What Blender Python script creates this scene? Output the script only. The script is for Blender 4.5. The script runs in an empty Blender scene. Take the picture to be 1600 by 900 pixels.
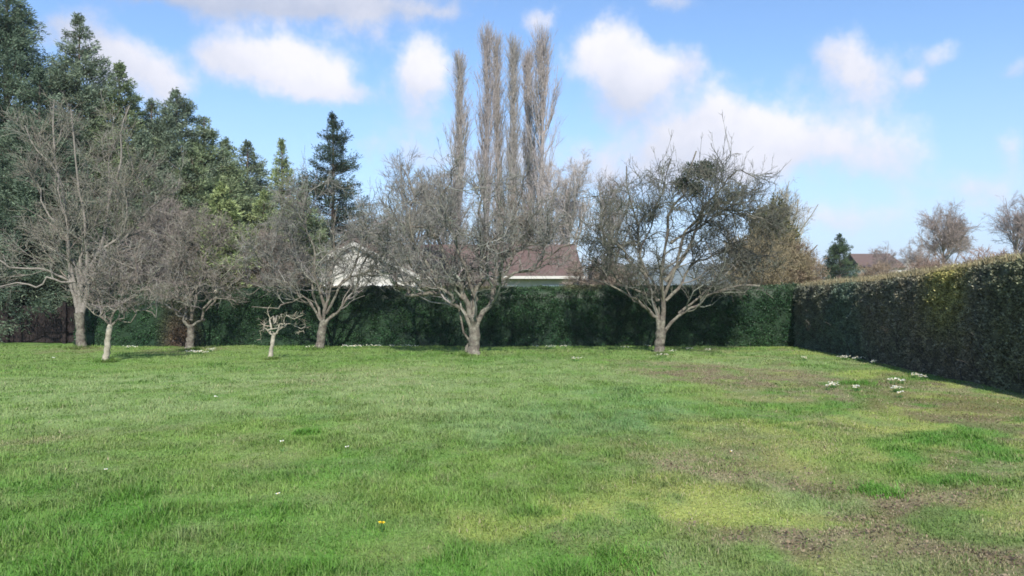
import bpy, math
import numpy as np
from mathutils import Vector

rad = math.radians
S = bpy.context.scene
C = S.collection
rng = np.random.default_rng(7)

# ------------------------------------------------------------------ camera
F = 1155.0            # focal length in pixels of the 1600 px wide photograph
HZ = 460.0            # horizon row
EYE = 1.6
cam_d = bpy.data.cameras.new("camera")
cam = bpy.data.objects.new("camera", cam_d); C.objects.link(cam)
cam.location = (0, 0, EYE)
cam.rotation_euler = (rad(90 + 0.5), 0, 0)
cam_d.sensor_width = 36.0
cam_d.lens = 36.0 * F / 1600.0
cam_d.clip_start = 0.05
cam_d.clip_end = 9000
S.camera = cam

# ------------------------------------------------------------------ light
SUN_EL = 41.0
SUN_DIR = Vector((0.09, -0.99))           # horizontal direction towards the sun
SUN_DIR.normalize()
sun_d = bpy.data.lights.new("sun", 'SUN')
sun_d.energy = 4.4
sun_d.angle = rad(0.6)
sun_d.color = (1.0, 0.95, 0.88)
sun = bpy.data.objects.new("sun", sun_d); C.objects.link(sun)
tosun = Vector((SUN_DIR.x * math.cos(rad(SUN_EL)), SUN_DIR.y * math.cos(rad(SUN_EL)), math.sin(rad(SUN_EL))))
sun.rotation_euler = tosun.to_track_quat('Z', 'Y').to_euler()
sun.location = (10, -20, 30)

S.view_settings.view_transform = 'Standard'
S.view_settings.look = 'None'
S.view_settings.gamma = 1
S.view_settings.exposure = 0.76
S.view_settings.use_curve_mapping = False
try:
    S.cycles.filter_width = 1.7
    S.cycles.transparent_max_bounces = 8
except Exception:
    pass

# ------------------------------------------------------------------ world: sky with clouds
W = bpy.data.worlds.new("World"); S.world = W
W.use_nodes = True
nt = W.node_tree; N = nt.nodes; Lk = nt.links
N.clear()

def nd(tree, t, **kw):
    n = tree.nodes.new(t)
    for k, v in kw.items():
        setattr(n, k, v)
    return n

def wire(tree, src, dst):
    if hasattr(src, 'is_output'):
        tree.links.new(src, dst)
    else:
        dst.default_value = src

def mth(tree, op, a, b=None, c=None, clamp=False):
    n = nd(tree, 'ShaderNodeMath', operation=op); n.use_clamp = clamp
    wire(tree, a, n.inputs[0])
    if b is not None: wire(tree, b, n.inputs[1])
    if c is not None: wire(tree, c, n.inputs[2])
    return n.outputs[0]

def vth(tree, op, a, b=None):
    n = nd(tree, 'ShaderNodeVectorMath', operation=op)
    wire(tree, a, n.inputs[0])
    if b is not None: wire(tree, b, n.inputs[1])
    return n

out = nd(nt, 'ShaderNodeOutputWorld')
bg = nd(nt, 'ShaderNodeBackground'); bg.inputs['Strength'].default_value = 0.13
sky = nd(nt, 'ShaderNodeTexSky', sky_type='NISHITA')
sky.sun_disc = False
sky.sun_elevation = rad(SUN_EL)
sky.sun_rotation = math.atan2(SUN_DIR.x, SUN_DIR.y)
sky.altitude = 100; sky.air_density = 1.0; sky.dust_density = 0.6; sky.ozone_density = 1.6
tc = nd(nt, 'ShaderNodeTexCoord')
DIRV = tc.outputs['Generated']
sx = nd(nt, 'ShaderNodeSeparateXYZ'); Lk.new(DIRV, sx.inputs[0])
az = mth(nt, 'ARCTAN2', sx.outputs[0], sx.outputs[1])
el = mth(nt, 'ARCSINE', sx.outputs[2])
nz = nd(nt, 'ShaderNodeTexNoise'); nz.inputs['Scale'].default_value = 9.0; nz.inputs['Detail'].default_value = 5.0
nz.inputs['Roughness'].default_value = 0.6
Lk.new(DIRV, nz.inputs['Vector'])
cb = nd(nt, 'ShaderNodeCombineXYZ'); Lk.new(az, cb.inputs[0]); Lk.new(el, cb.inputs[1])
wsub = vth(nt, 'SUBTRACT', nz.outputs['Color'], (0.5, 0.5, 0.5))
wsc = vth(nt, 'MULTIPLY', wsub.outputs[0], (0.055, 0.05, 0.0))
AE = vth(nt, 'ADD', cb.outputs[0], wsc.outputs[0]).outputs[0]
# every cloud is an ellipse in azimuth / elevation: centre, size, weight, whiteness
def ae(px, py):
    dx = (px - 800) / F
    return math.atan(dx), math.atan((HZ - py) / F / math.sqrt(1 + dx * dx))
CL = [ (435, 97, 98, 44, 1.15, 1.0), (500, 128, 46, 26, .85, .95), (340, 78, 60, 35, .5, .5), (556, 150, 26, 13, .45, .7),
       (655, 105, 42, 40, 1.1, 1.0), (662, 165, 50, 40, .55, .6), (210, 98, 52, 34, .9, .8), (262, 140, 48, 30, .75, .7), (150, 110, 50, 50, .5, .5),
       (955, 78, 62, 44, 1.15, 1.0), (1008, 112, 52, 34, 1.05, .95), (975, 160, 72, 40, .6, .35),
       (1082, 92, 30, 36, .55, .6), (1128, 185, 74, 60, .74, .8), (1075, 225, 95, 44, .6, .6), (1180, 232, 46, 66, .74, .95),
       (1345, 115, 72, 50, .78, .75), (1290, 80, 44, 30, .45, .6), (1475, 83, 30, 22, .62, .8), (1440, 116, 26, 15, .5, .7),
       (1290, 225, 92, 54, .7, .8), (1226, 220, 34, 32, .6, .95), (1405, 242, 70, 50, .7, .85), (1550, 290, 90, 30, .6, .75),
       (1590, 225, 26, 36, .6, .8), (1585, 105, 26, 16, .5, .6),
       (250, -16, 260, 28, .85, .15), (470, -4, 120, 20, .85, .25), (565, 45, 38, 24, .55, .5), (110, 45, 80, 40, .55, .3),
       (842, 36, 25, 16, .75, .8), (1060, 2, 60, 16, .55, .5), (650, 14, 90, 18, .5, .4),
       (660, 240, 190, 40, .5, .6), (1000, 265, 180, 50, .6, .6), (1320, 340, 220, 30, .5, .8),
       (520, -60, 420, 40, .8, .3), (1900, 150, 180, 70, .9, .8), (-300, 130, 200, 90, .9, .7), (-700, 60, 260, 100, .9, .8), (2400, 40, 260, 100, .9, .8) ]
fs = None; bs = None
for (px, py, rx, ry, w, b) in CL:
    a0, e0 = ae(px, py)
    k = 1.0 / math.hypot(1, (px - 800) / F)
    rxx, ryy = rx / F * k * k, ry / F * k
    d = vth(nt, 'SUBTRACT', AE, (a0, e0, 0))
    q = vth(nt, 'MULTIPLY', d.outputs[0], (1 / rxx, 1 / ryy, 0))
    dt = vth(nt, 'DOT_PRODUCT', q.outputs[0], q.outputs[0]).outputs['Value']
    g = mth(nt, 'EXPONENT', mth(nt, 'MULTIPLY', dt, -1.0))
    g = mth(nt, 'MULTIPLY', g, w)
    tilt = vth(nt, 'DOT_PRODUCT', q.outputs[0], (0.10, 0.26, 0)).outputs['Value']
    gb = mth(nt, 'MULTIPLY', g, mth(nt, 'ADD', tilt, b))
    fs = g if fs is None else mth(nt, 'ADD', fs, g)
    bs = gb if bs is None else mth(nt, 'ADD', bs, gb)
n2 = nd(nt, 'ShaderNodeTexNoise'); n2.inputs['Scale'].default_value = 26.0; n2.inputs['Detail'].default_value = 8.0
n2.inputs['Roughness'].default_value = 0.62
Lk.new(DIRV, n2.inputs['Vector'])
n3 = nd(nt, 'ShaderNodeTexNoise'); n3.inputs['Scale'].default_value = 3.5; n3.inputs['Detail'].default_value = 6.0
Lk.new(vth(nt, 'MULTIPLY', DIRV, (1, 1, 2.2)).outputs[0], n3.inputs['Vector'])
fld = mth(nt, 'ADD', fs, mth(nt, 'MULTIPLY', mth(nt, 'SUBTRACT', n2.outputs['Fac'], 0.5), 1.05))
fld = mth(nt, 'ADD', fld, mth(nt, 'MULTIPLY', mth(nt, 'SUBTRACT', n3.outputs['Fac'], 0.5), 0.30))
mr = nd(nt, 'ShaderNodeMapRange', interpolation_type='SMOOTHSTEP')
mr.inputs['From Min'].default_value = 0.20; mr.inputs['From Max'].default_value = 0.92
Lk.new(fld, mr.inputs['Value'])
mask = mr.outputs[0]
br = mth(nt, 'DIVIDE', bs, mth(nt, 'ADD', fs, 0.05))
br = mth(nt, 'ADD', br, mth(nt, 'MULTIPLY', mth(nt, 'SUBTRACT', n2.outputs['Fac'], 0.5), 0.55), clamp=True)
cc = nd(nt, 'ShaderNodeMix', data_type='RGBA'); 
cc.inputs['A'].default_value = (2.2, 2.5, 3.3, 1); cc.inputs['B'].default_value = (4.7, 4.6, 4.85, 1)
Lk.new(br, cc.inputs['Factor'])
# sky blue, paler towards the horizon
hs = nd(nt, 'ShaderNodeMapRange'); hs.inputs['From Min'].default_value = -0.02; hs.inputs['From Max'].default_value = 0.30
hs.inputs['To Min'].default_value = 1.0; hs.inputs['To Max'].default_value = 0.0
Lk.new(el, hs.inputs['Value'])
tint = nd(nt, 'ShaderNodeMix', data_type='RGBA', blend_type='MULTIPLY'); tint.inputs['Factor'].default_value = 1.0
Lk.new(sky.outputs[0], tint.inputs['A']); tint.inputs['B'].default_value = (0.72, 0.86, 1.0, 1)
hz = nd(nt, 'ShaderNodeMix', data_type='RGBA')
Lk.new(mth(nt, 'MULTIPLY', mth(nt, 'POWER', hs.outputs[0], 1.3), 0.85), hz.inputs['Factor'])
Lk.new(tint.outputs['Result'], hz.inputs['A']); hz.inputs['B'].default_value = (2.45, 2.95, 4.15, 1)
mx = nd(nt, 'ShaderNodeMix', data_type='RGBA')
Lk.new(mth(nt, 'MULTIPLY', mask, 0.97), mx.inputs['Factor']); Lk.new(hz.outputs['Result'], mx.inputs['A']); Lk.new(cc.outputs['Result'], mx.inputs['B'])
Lk.new(mx.outputs['Result'], bg.inputs['Color']); Lk.new(bg.outputs[0], out.inputs[0])
try:
    W.cycles.sampling_method = 'MANUAL'; W.cycles.sample_map_resolution = 512
except Exception:
    pass

# ------------------------------------------------------------------ helpers
def PT(px, py, D, dy=0.0):
    return np.array([(px - 800) / F * D, D + dy, EYE + (HZ - py) / F * D])

def GP(px, py):
    D = EYE * F / (py - HZ)
    return (px - 800) / F * D, D

def mat(name, color=None, attr=False, rough=0.8, trans=0.0, nscale=0, namp=0.0, spec=0.3, bump=0.0, col2=None, nvec=(1, 1, 1)):
    m = bpy.data.materials.new(name); m.use_nodes = True
    t = m.node_tree; t.nodes.clear()
    o = nd(t, 'ShaderNodeOutputMaterial'); p = nd(t, 'ShaderNodeBsdfPrincipled')
    p.inputs['Roughness'].default_value = rough
    p.inputs['Specular IOR Level'].default_value = spec
    src = None
    if attr:
        a = nd(t, 'ShaderNodeAttribute'); a.attribute_name = 'col'; src = a.outputs['Color']
    if nscale:
        c = nd(t, 'ShaderNodeTexCoord'); mp = nd(t, 'ShaderNodeMapping'); mp.inputs['Scale'].default_value = nvec
        t.links.new(c.outputs['Object'], mp.inputs['Vector'])
        n = nd(t, 'ShaderNodeTexNoise'); n.inputs['Scale'].default_value = nscale; n.inputs['Detail'].default_value = 6
        t.links.new(mp.outputs[0], n.inputs['Vector'])
        if col2 is not None:
            r = nd(t, 'ShaderNodeMapRange'); r.inputs['From Min'].default_value = 0.38; r.inputs['From Max'].default_value = 0.62
            t.links.new(n.outputs['Fac'], r.inputs['Value'])
            x = nd(t, 'ShaderNodeMix', data_type='RGBA'); t.links.new(r.outputs[0], x.inputs['Factor'])
            x.inputs['A'].default_value = (*color, 1); x.inputs['B'].default_value = (*col2, 1); src = x.outputs['Result']
        if namp:
            r = nd(t, 'ShaderNodeMapRange'); r.inputs['From Min'].default_value = 0.3; r.inputs['From Max'].default_value = 0.7
            r.inputs['To Min'].default_value = 1 - namp; r.inputs['To Max'].default_value = 1 + namp
            n5 = nd(t, 'ShaderNodeTexNoise'); n5.inputs['Scale'].default_value = nscale * 3.1; n5.inputs['Detail'].default_value = 5
            t.links.new(mp.outputs[0], n5.inputs['Vector']); t.links.new(n5.outputs['Fac'], r.inputs['Value'])
            x = vth(t, 'MULTIPLY', src if src is not None else tuple(color), (1, 1, 1)); t.links.new(r.outputs[0], x.inputs[1])
            src = x.outputs[0]
        if bump:
            b = nd(t, 'ShaderNodeBump'); b.inputs['Strength'].default_value = bump; b.inputs['Distance'].default_value = 0.03
            t.links.new(n.outputs['Fac'], b.inputs['Height']); t.links.new(b.outputs[0], p.inputs['Normal'])
    if src is not None: t.links.new(src, p.inputs['Base Color'])
    else: p.inputs['Base Color'].default_value = (*color, 1)
    if trans:
        tr = nd(t, 'ShaderNodeBsdfTranslucent')
        if src is not None: t.links.new(src, tr.inputs['Color'])
        else: tr.inputs['Color'].default_value = (*color, 1)
        mxs = nd(t, 'ShaderNodeMixShader'); mxs.inputs[0].default_value = trans
        t.links.new(p.outputs[0], mxs.inputs[1]); t.links.new(tr.outputs[0], mxs.inputs[2])
        t.links.new(mxs.outputs[0], o.inputs[0])
    else:
        t.links.new(p.outputs[0], o.inputs[0])
    return m

class MB:
    """collects quads (and colours) and links them as ONE mesh object"""
    def __init__(s): s.v = []; s.f = []; s.c = []; s.n = 0
    def raw(s, V, Fc, col=None):
        V = np.asarray(V, float).reshape(-1, 3); Fc = np.asarray(Fc, np.int64).reshape(-1, 4)
        s.v.append(V); s.f.append(Fc + s.n); s.n += len(V)
        if col is None: col = (1, 1, 1)
        col = np.asarray(col, float)
        if col.ndim == 1: col = np.tile(col, (len(V), 1))
        s.c.append(col)
    def tubes(s, P, R, sides=4, col=None):
        P = np.asarray(P, float); R = np.asarray(R, float)
        n, k = P.shape[:2]
        if n == 0: return
        T = np.gradient(P, axis=1); T /= np.linalg.norm(T, axis=2, keepdims=True) + 1e-9
        ref = np.where(np.abs(T[:, :1, 2:3]) > 0.75, np.array([[[1., 0.13, 0]]]), np.array([[[0., 0.1, 1]]]))
        A = np.cross(T, np.broadcast_to(ref, T.shape)); A /= np.linalg.norm(A, axis=2, keepdims=True) + 1e-9
        B = np.cross(T, A)
        th = np.arange(sides) * 2 * math.pi / sides
        V = P[:, :, None] + R[:, :, None, None] * (A[:, :, None] * np.cos(th)[None, None, :, None] + B[:, :, None] * np.sin(th)[None, None, :, None])
        idx = np.arange(n * k * sides).reshape(n, k, sides)
        a = idx[:, :-1]; b = idx[:, 1:]
        f = np.stack([a, b, np.roll(b, -1, 2), np.roll(a, -1, 2)], -1).reshape(-1, 4)
        if col is not None and np.asarray(col).ndim == 2:
            col = np.repeat(np.asarray(col), k * sides, 0)
        s.raw(V.reshape(-1, 3), f, col)
    def ribbons(s, P, Wd, side, col=None):
        n, k = P.shape[:2]
        o = side[:, None] * Wd[:, :, None]
        V = np.stack([P - o, P + o], 2)
        idx = np.arange(n * k * 2).reshape(n, k, 2)
        f = np.stack([idx[:, :-1, 0], idx[:, :-1, 1], idx[:, 1:, 1], idx[:, 1:, 0]], -1).reshape(-1, 4)
        if col is not None and np.asarray(col).ndim == 2: col = np.repeat(col, k * 2, 0)
        s.raw(V.reshape(-1, 3), f, col)
    def leaves(s, P, D, L, Wd, col, rg=rng):
        n = len(P)
        if n == 0: return
        D = D / (np.linalg.norm(D, axis=1, keepdims=True) + 1e-9)
        r = rg.normal(size=(n, 3)); A = np.cross(D, r); A /= np.linalg.norm(A, axis=1, keepdims=True) + 1e-9
        L = np.broadcast_to(L, (n,))[:, None]; Wd = np.broadcast_to(Wd, (n,))[:, None]
        mid = P + D * L * .45
        V = np.stack([P, mid + A * Wd, P + D * L, mid - A * Wd], 1)
        f = np.arange(n * 4).reshape(n, 4)
        if np.asarray(col).ndim == 2: col = np.repeat(col, 4, 0)
        s.raw(V.reshape(-1, 3), f, col)
    def box(s, c, size, rot=0.0, col=None):
        x, y, z = [q / 2 for q in size]
        v = np.array([[-x, -y, -z], [x, -y, -z], [x, y, -z], [-x, y, -z], [-x, -y, z], [x, -y, z], [x, y, z], [-x, y, z]])
        ca, sa = math.cos(rot), math.sin(rot)
        v = v @ np.array([[ca, sa, 0], [-sa, ca, 0], [0, 0, 1]]) + np.array(c)
        s.raw(v, [[0, 3, 2, 1], [4, 5, 6, 7], [0, 1, 5, 4], [1, 2, 6, 5], [2, 3, 7, 6], [3, 0, 4, 7]], col)
    def build(s, name, m, parent=None, smooth=True, origin=None):
        V = np.concatenate(s.v); Fc = np.concatenate(s.f); Cc = np.concatenate(s.c)
        if origin is None and parent is not None: origin = np.array(parent.location)
        if origin is not None: V = V - np.array(origin)
        me = bpy.data.meshes.new(name)
        me.vertices.add(len(V)); me.vertices.foreach_set('co', V.astype(np.float32).ravel())
        me.loops.add(len(Fc) * 4); me.loops.foreach_set('vertex_index', Fc.astype(np.int32).ravel())
        me.polygons.add(len(Fc)); me.polygons.foreach_set('loop_start', (np.arange(len(Fc)) * 4).astype(np.int32))
        me.polygons.foreach_set('loop_total', np.full(len(Fc), 4, np.int32))
        me.polygons.foreach_set('use_smooth', np.full(len(Fc), smooth, bool))
        me.update(calc_edges=True)
        at = me.color_attributes.new('col', 'FLOAT_COLOR', 'POINT')
        at.data.foreach_set('color', np.concatenate([Cc, np.ones((len(Cc), 1))], 1).astype(np.float32).ravel())
        me.materials.append(m)
        o = bpy.data.objects.new(name, me); C.objects.link(o)
        if parent is not None: o.parent = parent
        elif origin is not None: o.location = origin
        return o

def tag(o, label, cat, group=None, kind=None):
    if kind: o['kind'] = kind
    if label: o['label'] = label
    if cat: o['category'] = cat
    if group: o['group'] = group
    return o

def thing(name, loc, label, cat, group=None):
    o = bpy.data.objects.new(name, None); C.objects.link(o)
    o.location = tuple(float(q) for q in loc); o.empty_display_size = 0.3
    return tag(o, label, cat, group)

def hash2(ix, iy, seed):
    h = (ix.astype(np.int64) * 374761393 + iy.astype(np.int64) * 668265263 + seed * 982451653) & 0x7fffffff
    h = ((h ^ (h >> 13)) * 1274126177) & 0x7fffffff
    return ((h ^ (h >> 16)) & 0xffff) / 65535.0
def vnoise(x, y, seed=0):
    ix = np.floor(x); iy = np.floor(y); fx = x - ix; fy = y - iy
    fx = fx * fx * (3 - 2 * fx); fy = fy * fy * (3 - 2 * fy)
    a = hash2(ix, iy, seed); b = hash2(ix + 1, iy, seed); c = hash2(ix, iy + 1, seed); d = hash2(ix + 1, iy + 1, seed)
    return (a * (1 - fx) + b * fx) * (1 - fy) + (c * (1 - fx) + d * fx) * fy
def fbm(x, y, seed=0, o=4):
    s = 0; a = .5; t = 0
    for i in range(o):
        s = s + a * vnoise(x * 2 ** i + 17.3 * i, y * 2 ** i - 9.1 * i, seed + i); t += a; a *= .55
    return s / t

def smooth_poly(pts, n):
    """resample a polyline (m,3) with Catmull-Rom to n points"""
    p = np.asarray(pts, float); m = len(p)
    q = np.concatenate([[2 * p[0] - p[1]], p, [2 * p[-1] - p[-2]]])
    t = np.linspace(0, m - 1 - 1e-6, n); i = np.floor(t).astype(int); f = (t - i)[:, None]
    a, b, c, d = q[i], q[i + 1], q[i + 2], q[i + 3]
    return 0.5 * (2 * b + (c - a) * f + (2 * a - 5 * b + 4 * c - d) * f ** 2 + (3 * b - a - 3 * c + d) * f ** 3)

def sample(P, R, idx, t):
    k = P.shape[1]; u = t * (k - 1); i = np.minimum(u.astype(int), k - 2); f = (u - i)[:, None]
    a = P[idx, i]; b = P[idx, i + 1]
    d = b - a; d /= np.linalg.norm(d, axis=1, keepdims=True) + 1e-9
    r = R[idx, i] * (1 - f[:, 0]) + R[idx, i + 1] * f[:, 0]
    return a + (b - a) * f, d, r

def grow(P, R, n, t0, t1, ang, ln, k, wander, up, rfac, rmin, rg, fall=0.4, rel=False, env=None, out=0.0, ctr=None, tip=0.35):
    """n children on every parent path; returns their paths and radii"""
    m = len(P)
    if m == 0: return P[:0], R[:0]
    idx = np.repeat(np.arange(m), n); q = len(idx)
    t = rg.uniform(t0, t1, q)
    p, d, r = sample(P, R, idx, t)
    rv = rg.normal(size=(q, 3)); ax = np.cross(d, rv); ax /= np.linalg.norm(ax, axis=1, keepdims=True) + 1e-9
    a = np.radians(rg.uniform(ang[0], ang[1], q))[:, None]
    d = d * np.cos(a) + ax * np.sin(a)
    if out and ctr is not None:
        o = p - ctr; o[:, 2] *= 0.3; o /= np.linalg.norm(o, axis=1, keepdims=True) + 1e-6
        d = d + out * o; d /= np.linalg.norm(d, axis=1, keepdims=True)
    L = rg.uniform(ln[0], ln[1], q) * (1 - fall * t)
    if rel: L = L * np.linalg.norm(P[idx, -1] - P[idx, 0], axis=1)
    st = (L / (k - 1))[:, None]
    Q = np.zeros((q, k, 3)); Q[:, 0] = p
    for j in range(1, k):
        d = d + rg.normal(size=(q, 3)) * wander; d[:, 2] += up
        d /= np.linalg.norm(d, axis=1, keepdims=True)
        Q[:, j] = Q[:, j - 1] + d * st
    r0 = np.maximum(np.minimum(r * rfac, r), rmin)
    Rr = r0[:, None] * np.linspace(1, tip, k)[None]
    Rr = np.maximum(Rr, rmin * .6)
    if env is not None:
        keep = env(Q[:, -1], rg)
        Q = Q[keep]; Rr = Rr[keep]
    return Q, Rr

# ------------------------------------------------------------------ materials
M_BARK = mat('apple_bark', (.095, .08, .065), nscale=7, namp=.4, bump=1.0, rough=.95, col2=(.165, .155, .12))
M_PALE = mat('pale_bark', (.34, .31, .24), nscale=9, namp=.25, bump=.6, rough=.9, col2=(.22, .20, .15))
M_TWIG = mat('twig_bark', attr=True, nscale=2.5, namp=.25, rough=.85)
M_CONW = mat('conifer_bark', (.12, .09, .07), nscale=8, namp=.3, rough=.9, bump=.6)
M_NEED = mat('needles', attr=True, rough=.7, trans=.25, nscale=.9, namp=.3)
M_LEAF = mat('hedge_leaves', attr=True, rough=.5, trans=.15, nscale=1.3, namp=.3)
M_GRASS = mat('grass_blades', attr=True, rough=.55, trans=.3)
M_GROUND = mat('ground_turf', attr=True, rough=.95, nscale=14, namp=.4, bump=.5)
M_WHITE = mat('white_render', (.46, .445, .405), nscale=1.2, namp=.08, rough=.9)
M_TRIM = mat('white_trim', (.8, .8, .78), rough=.5, nscale=2, namp=.04)
M_GLASS = mat('dark_window_glass', (.03, .04, .05), rough=.08, spec=.6)
M_CUT = mat('sawn_wood', (.62, .55, .42), nscale=20, namp=.2, rough=.8)
M_FLOWER = mat('flower_petals', attr=True, rough=.6, nscale=30, namp=.08, trans=.15)
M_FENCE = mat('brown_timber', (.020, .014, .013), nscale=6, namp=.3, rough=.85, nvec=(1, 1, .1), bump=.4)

# ------------------------------------------------------------------ ground
def gh(x, y):
    return (fbm(x * .35 + 50, y * .35, 3, 3) - .5) * .10 + (fbm(x * 1.7, y * 1.7, 9, 2) - .5) * .03

LUSH = np.array([.088, .225, .026]); MIDG = np.array([.185, .275, .068]); PALEG = np.array([.245, .325, .120])
MOSS = np.array([.31, .35, .085]); DRY = np.array([.270, .225, .130]); BROWN = np.array([.170, .130, .072]); OLIVE = np.array([.150, .140, .045])
BLUEG = np.array([.135, .25, .085])
# worn, mossy and lush places of the lawn: photo column, row, half sizes, colour, strength, blade height factor
PATCH = [ (60, 690, 110, 26, DRY, .45, .6), (250, 610, 420, 35, PALEG, .8, .9), (200, 560, 300, 22, MIDG, .5, .8),
          (550, 590, 110, 16, DRY, .35, .8), (760, 590, 260, 26, PALEG, .6, .9), (680, 650, 160, 30, PALEG, .7, 1.2), (850, 660, 180, 34, BLUEG, .5, 1.3),
          (990, 640, 120, 36, BLUEG, .6, 1.4), (1110, 580, 150, 16, DRY, .8, .5), (1180, 592, 130, 16, BROWN, .65, .5), (1050, 585, 60, 10, BROWN, .4, .5),
          (1290, 640, 110, 18, LUSH, .7, 1.3), (1180, 560, 140, 12, PALEG, .6, .8), (1380, 610, 90, 12, BROWN, .6, .5), (1500, 640, 110, 26, OLIVE, .85, .5),
          (1560, 670, 60, 20, BROWN, .6, .5), (1260, 670, 180, 14, MOSS, .7, .5), (1330, 690, 120, 10, DRY, .6, .5), (1520, 712, 160, 34, LUSH, .9, 1.1),
          (1180, 712, 100, 14, BROWN, .8, .4), (1080, 728, 100, 16, DRY, .75, .4), (1260, 735, 110, 14, BROWN, .6, .5), (1000, 760, 60, 12, OLIVE, .4, .6),
          (1240, 700, 150, 20, MOSS, .5, .5), (1100, 788, 190, 30, MOSS, .85, .4), (840, 790, 150, 24, MOSS, .6, .5), (1010, 770, 170, 24, MOSS, .5, .5), (1250, 815, 90, 12, MOSS, .6, .4),
          (1390, 785, 160, 28, BROWN, .85, .4), (1480, 770, 110, 20, DRY, .6, .4), (1250, 760, 110, 16, PALEG, .6, .9),
          (1160, 850, 240, 30, BROWN, .9, .35), (1000, 822, 130, 18, BROWN, .85, .4), (1400, 860, 200, 34, DRY, .75, .4), (1330, 885, 240, 26, BROWN, .9, .35), (1480, 830, 140, 24, BROWN, .7, .4),
          (880, 870, 110, 40, LUSH, .9, 1.3), (650, 860, 260, 40, LUSH, .7, 1.3), (200, 830, 260, 60, LUSH, .8, 1.4), (60, 800, 200, 50, LUSH, .8, 1.3), (400, 880, 340, 40, LUSH, .8, 1.4), (1500, 705, 150, 26, LUSH, .6, 1.1), (540, 770, 220, 30, MIDG, .5, 1.0),
          (1560, 830, 90, 24, LUSH, .6, 1.0), (350, 740, 160, 14, LUSH, .5, 1.1), (360, 770, 60, 12, LUSH, .5, 1.2),
          (480, 655, 60, 12, BLUEG, .4, 1.3), (330, 745, 120, 10, BROWN, .2, .8), (290, 548, 60, 6, BROWN, .5, .4), (130, 546, 50, 5, BROWN, .5, .4),
          (1450, 745, 60, 10, BROWN, .5, .5), (960, 700, 120, 14, OLIVE, .35, .7) ]
def lawn(x, y):
    """albedo and blade height factor of the lawn"""
    wx = x + (fbm(x * .9, y * .9, 21, 4) - .5) * 2.2; wy = y + (fbm(x * .9 + 40, y * .9, 31, 4) - .5) * 2.6
    n = fbm(x * .5, y * .5, 41, 4)[:, None]; n2 = fbm(x * 2.3, y * 2.3, 51, 4)[:, None]
    c = MIDG * (1 - n) + LUSH * n
    c = c * (0.72 + .56 * n2)
    br = fbm(x * 3.3, y * 2.6, 57, 4); br2 = fbm(x * 6.1 + 5, y * 4.3, 58, 3)[:, None]
    pl = np.clip((br2 - .52) * 5, 0, 1) * .35; c = c * (1 - pl) + np.array([.21, .235, .12]) * pl
    dk = np.clip((.45 - br[:, None]) * 5, 0, 1) * .28; c = c * (1 - dk) + LUSH * .75 * dk
    h = 0.75 + .5 * n[:, 0]
    # general trend: greener on the left, worn and mossy on the right
    rt = np.clip((x - .2 * y + .2) / 3.0, 0, 1) * np.clip(1.35 - y / 30, .2, 1)
    k = np.clip((fbm(wx * 1.3, wy * 1.1, 61, 5) - .49) * 9, 0, 1) * (0.15 + .75 * rt)
    k2 = np.clip((fbm(wx * 1.5 + 30, wy * 1.3, 71, 5) - .5) * 9, 0, 1) * (0.12 + .6 * rt)
    k3 = np.clip((fbm(wx * 1.6 + 70, wy * 1.4, 81, 5) - .5) * 9, 0, 1) * (0.05 + .55 * rt)
    for kk, cc_, hh in ((k, DRY * .8 + MIDG * .2, .6), (k2, MOSS, .5), (k3, BROWN, .5)):
        c = c * (1 - kk[:, None]) + cc_ * kk[:, None]; h = h * (1 - kk) + hh * kk
    for (px, py, rx, ry, col, s, hf) in PATCH:
        gx, gy = GP(px, py); ra = rx * gy / F; rb = ry * gy * gy / (EYE * F)
        d = ((wx - gx) / ra) ** 2 + ((wy - gy) / max(rb, .25)) ** 2
        w = s * np.clip(1.6 - d * .9, 0, 1) * np.clip(.62 + (br - .5) * 3.2, .05, 1)
        c = c * (1 - w[:, None]) + col * w[:, None]; h = h * (1 - w) + hf * w
    return c, h

def axis(lo, hi, step, far):
    a = list(np.arange(lo, hi + 1e-6, step)); s = step; v = hi
    while v < far: s *= 1.35; v += s; a.append(min(v, far))
    s = step; v = lo
    while v > -far: s *= 1.35; v -= s; a.insert(0, max(v, -far))
    return np.clip(np.array(a), -far, far)
gx = axis(-20, 16, .16, 1750); gy = axis(-2, 28, .16, 1750)
XX, YY = np.meshgrid(gx, gy); xx, yy = XX.ravel(), YY.ravel()
near = np.clip(1.4 - np.hypot(xx, yy - 10) / 40, 0, 1)
zz = gh(xx, yy) * near
gc, _ = lawn(xx, yy)
inside = ((np.abs(xx) < 40) & (yy < 60))[:, None]
gc = np.where(inside, gc * .78, MIDG * .8)
idx = np.arange(len(xx)).reshape(XX.shape)
b = MB(); b.raw(np.stack([xx, yy, zz], 1), np.stack([idx[:-1, :-1], idx[:-1, 1:], idx[1:, 1:], idx[1:, :-1]], -1).reshape(-1, 4), gc)
tag(b.build('ground', M_GROUND), None, None, kind='structure')

# far wooded hill
b = MB(); n = 160
hx = np.linspace(-1740, 1740, n); hy = np.linspace(0, 1, 12)
HX, HY = np.meshgrid(hx, hy)
hh = 52 + 20 * fbm(HX / 400 + 5, HX * 0 + 2, 5, 4) + 6 * fbm(HX / 60, HX * 0 + 8, 6, 3)
HZz = hh * np.sin(HY * math.pi / 2) ** .8 - 2; HYY = 1100 + HY * 500
idx = np.arange(HX.size).reshape(HX.shape)
b.raw(np.stack([HX, HYY, HZz], -1).reshape(-1, 3), np.stack([idx[:-1, :-1], idx[:-1, 1:], idx[1:, 1:], idx[1:, :-1]], -1).reshape(-1, 4), (.06, .085, .06))
tag(b.build('hill', mat('hill_woods', (.06, .08, .055), nscale=.02, namp=.3, rough=1)), None, None, kind='structure')

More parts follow.
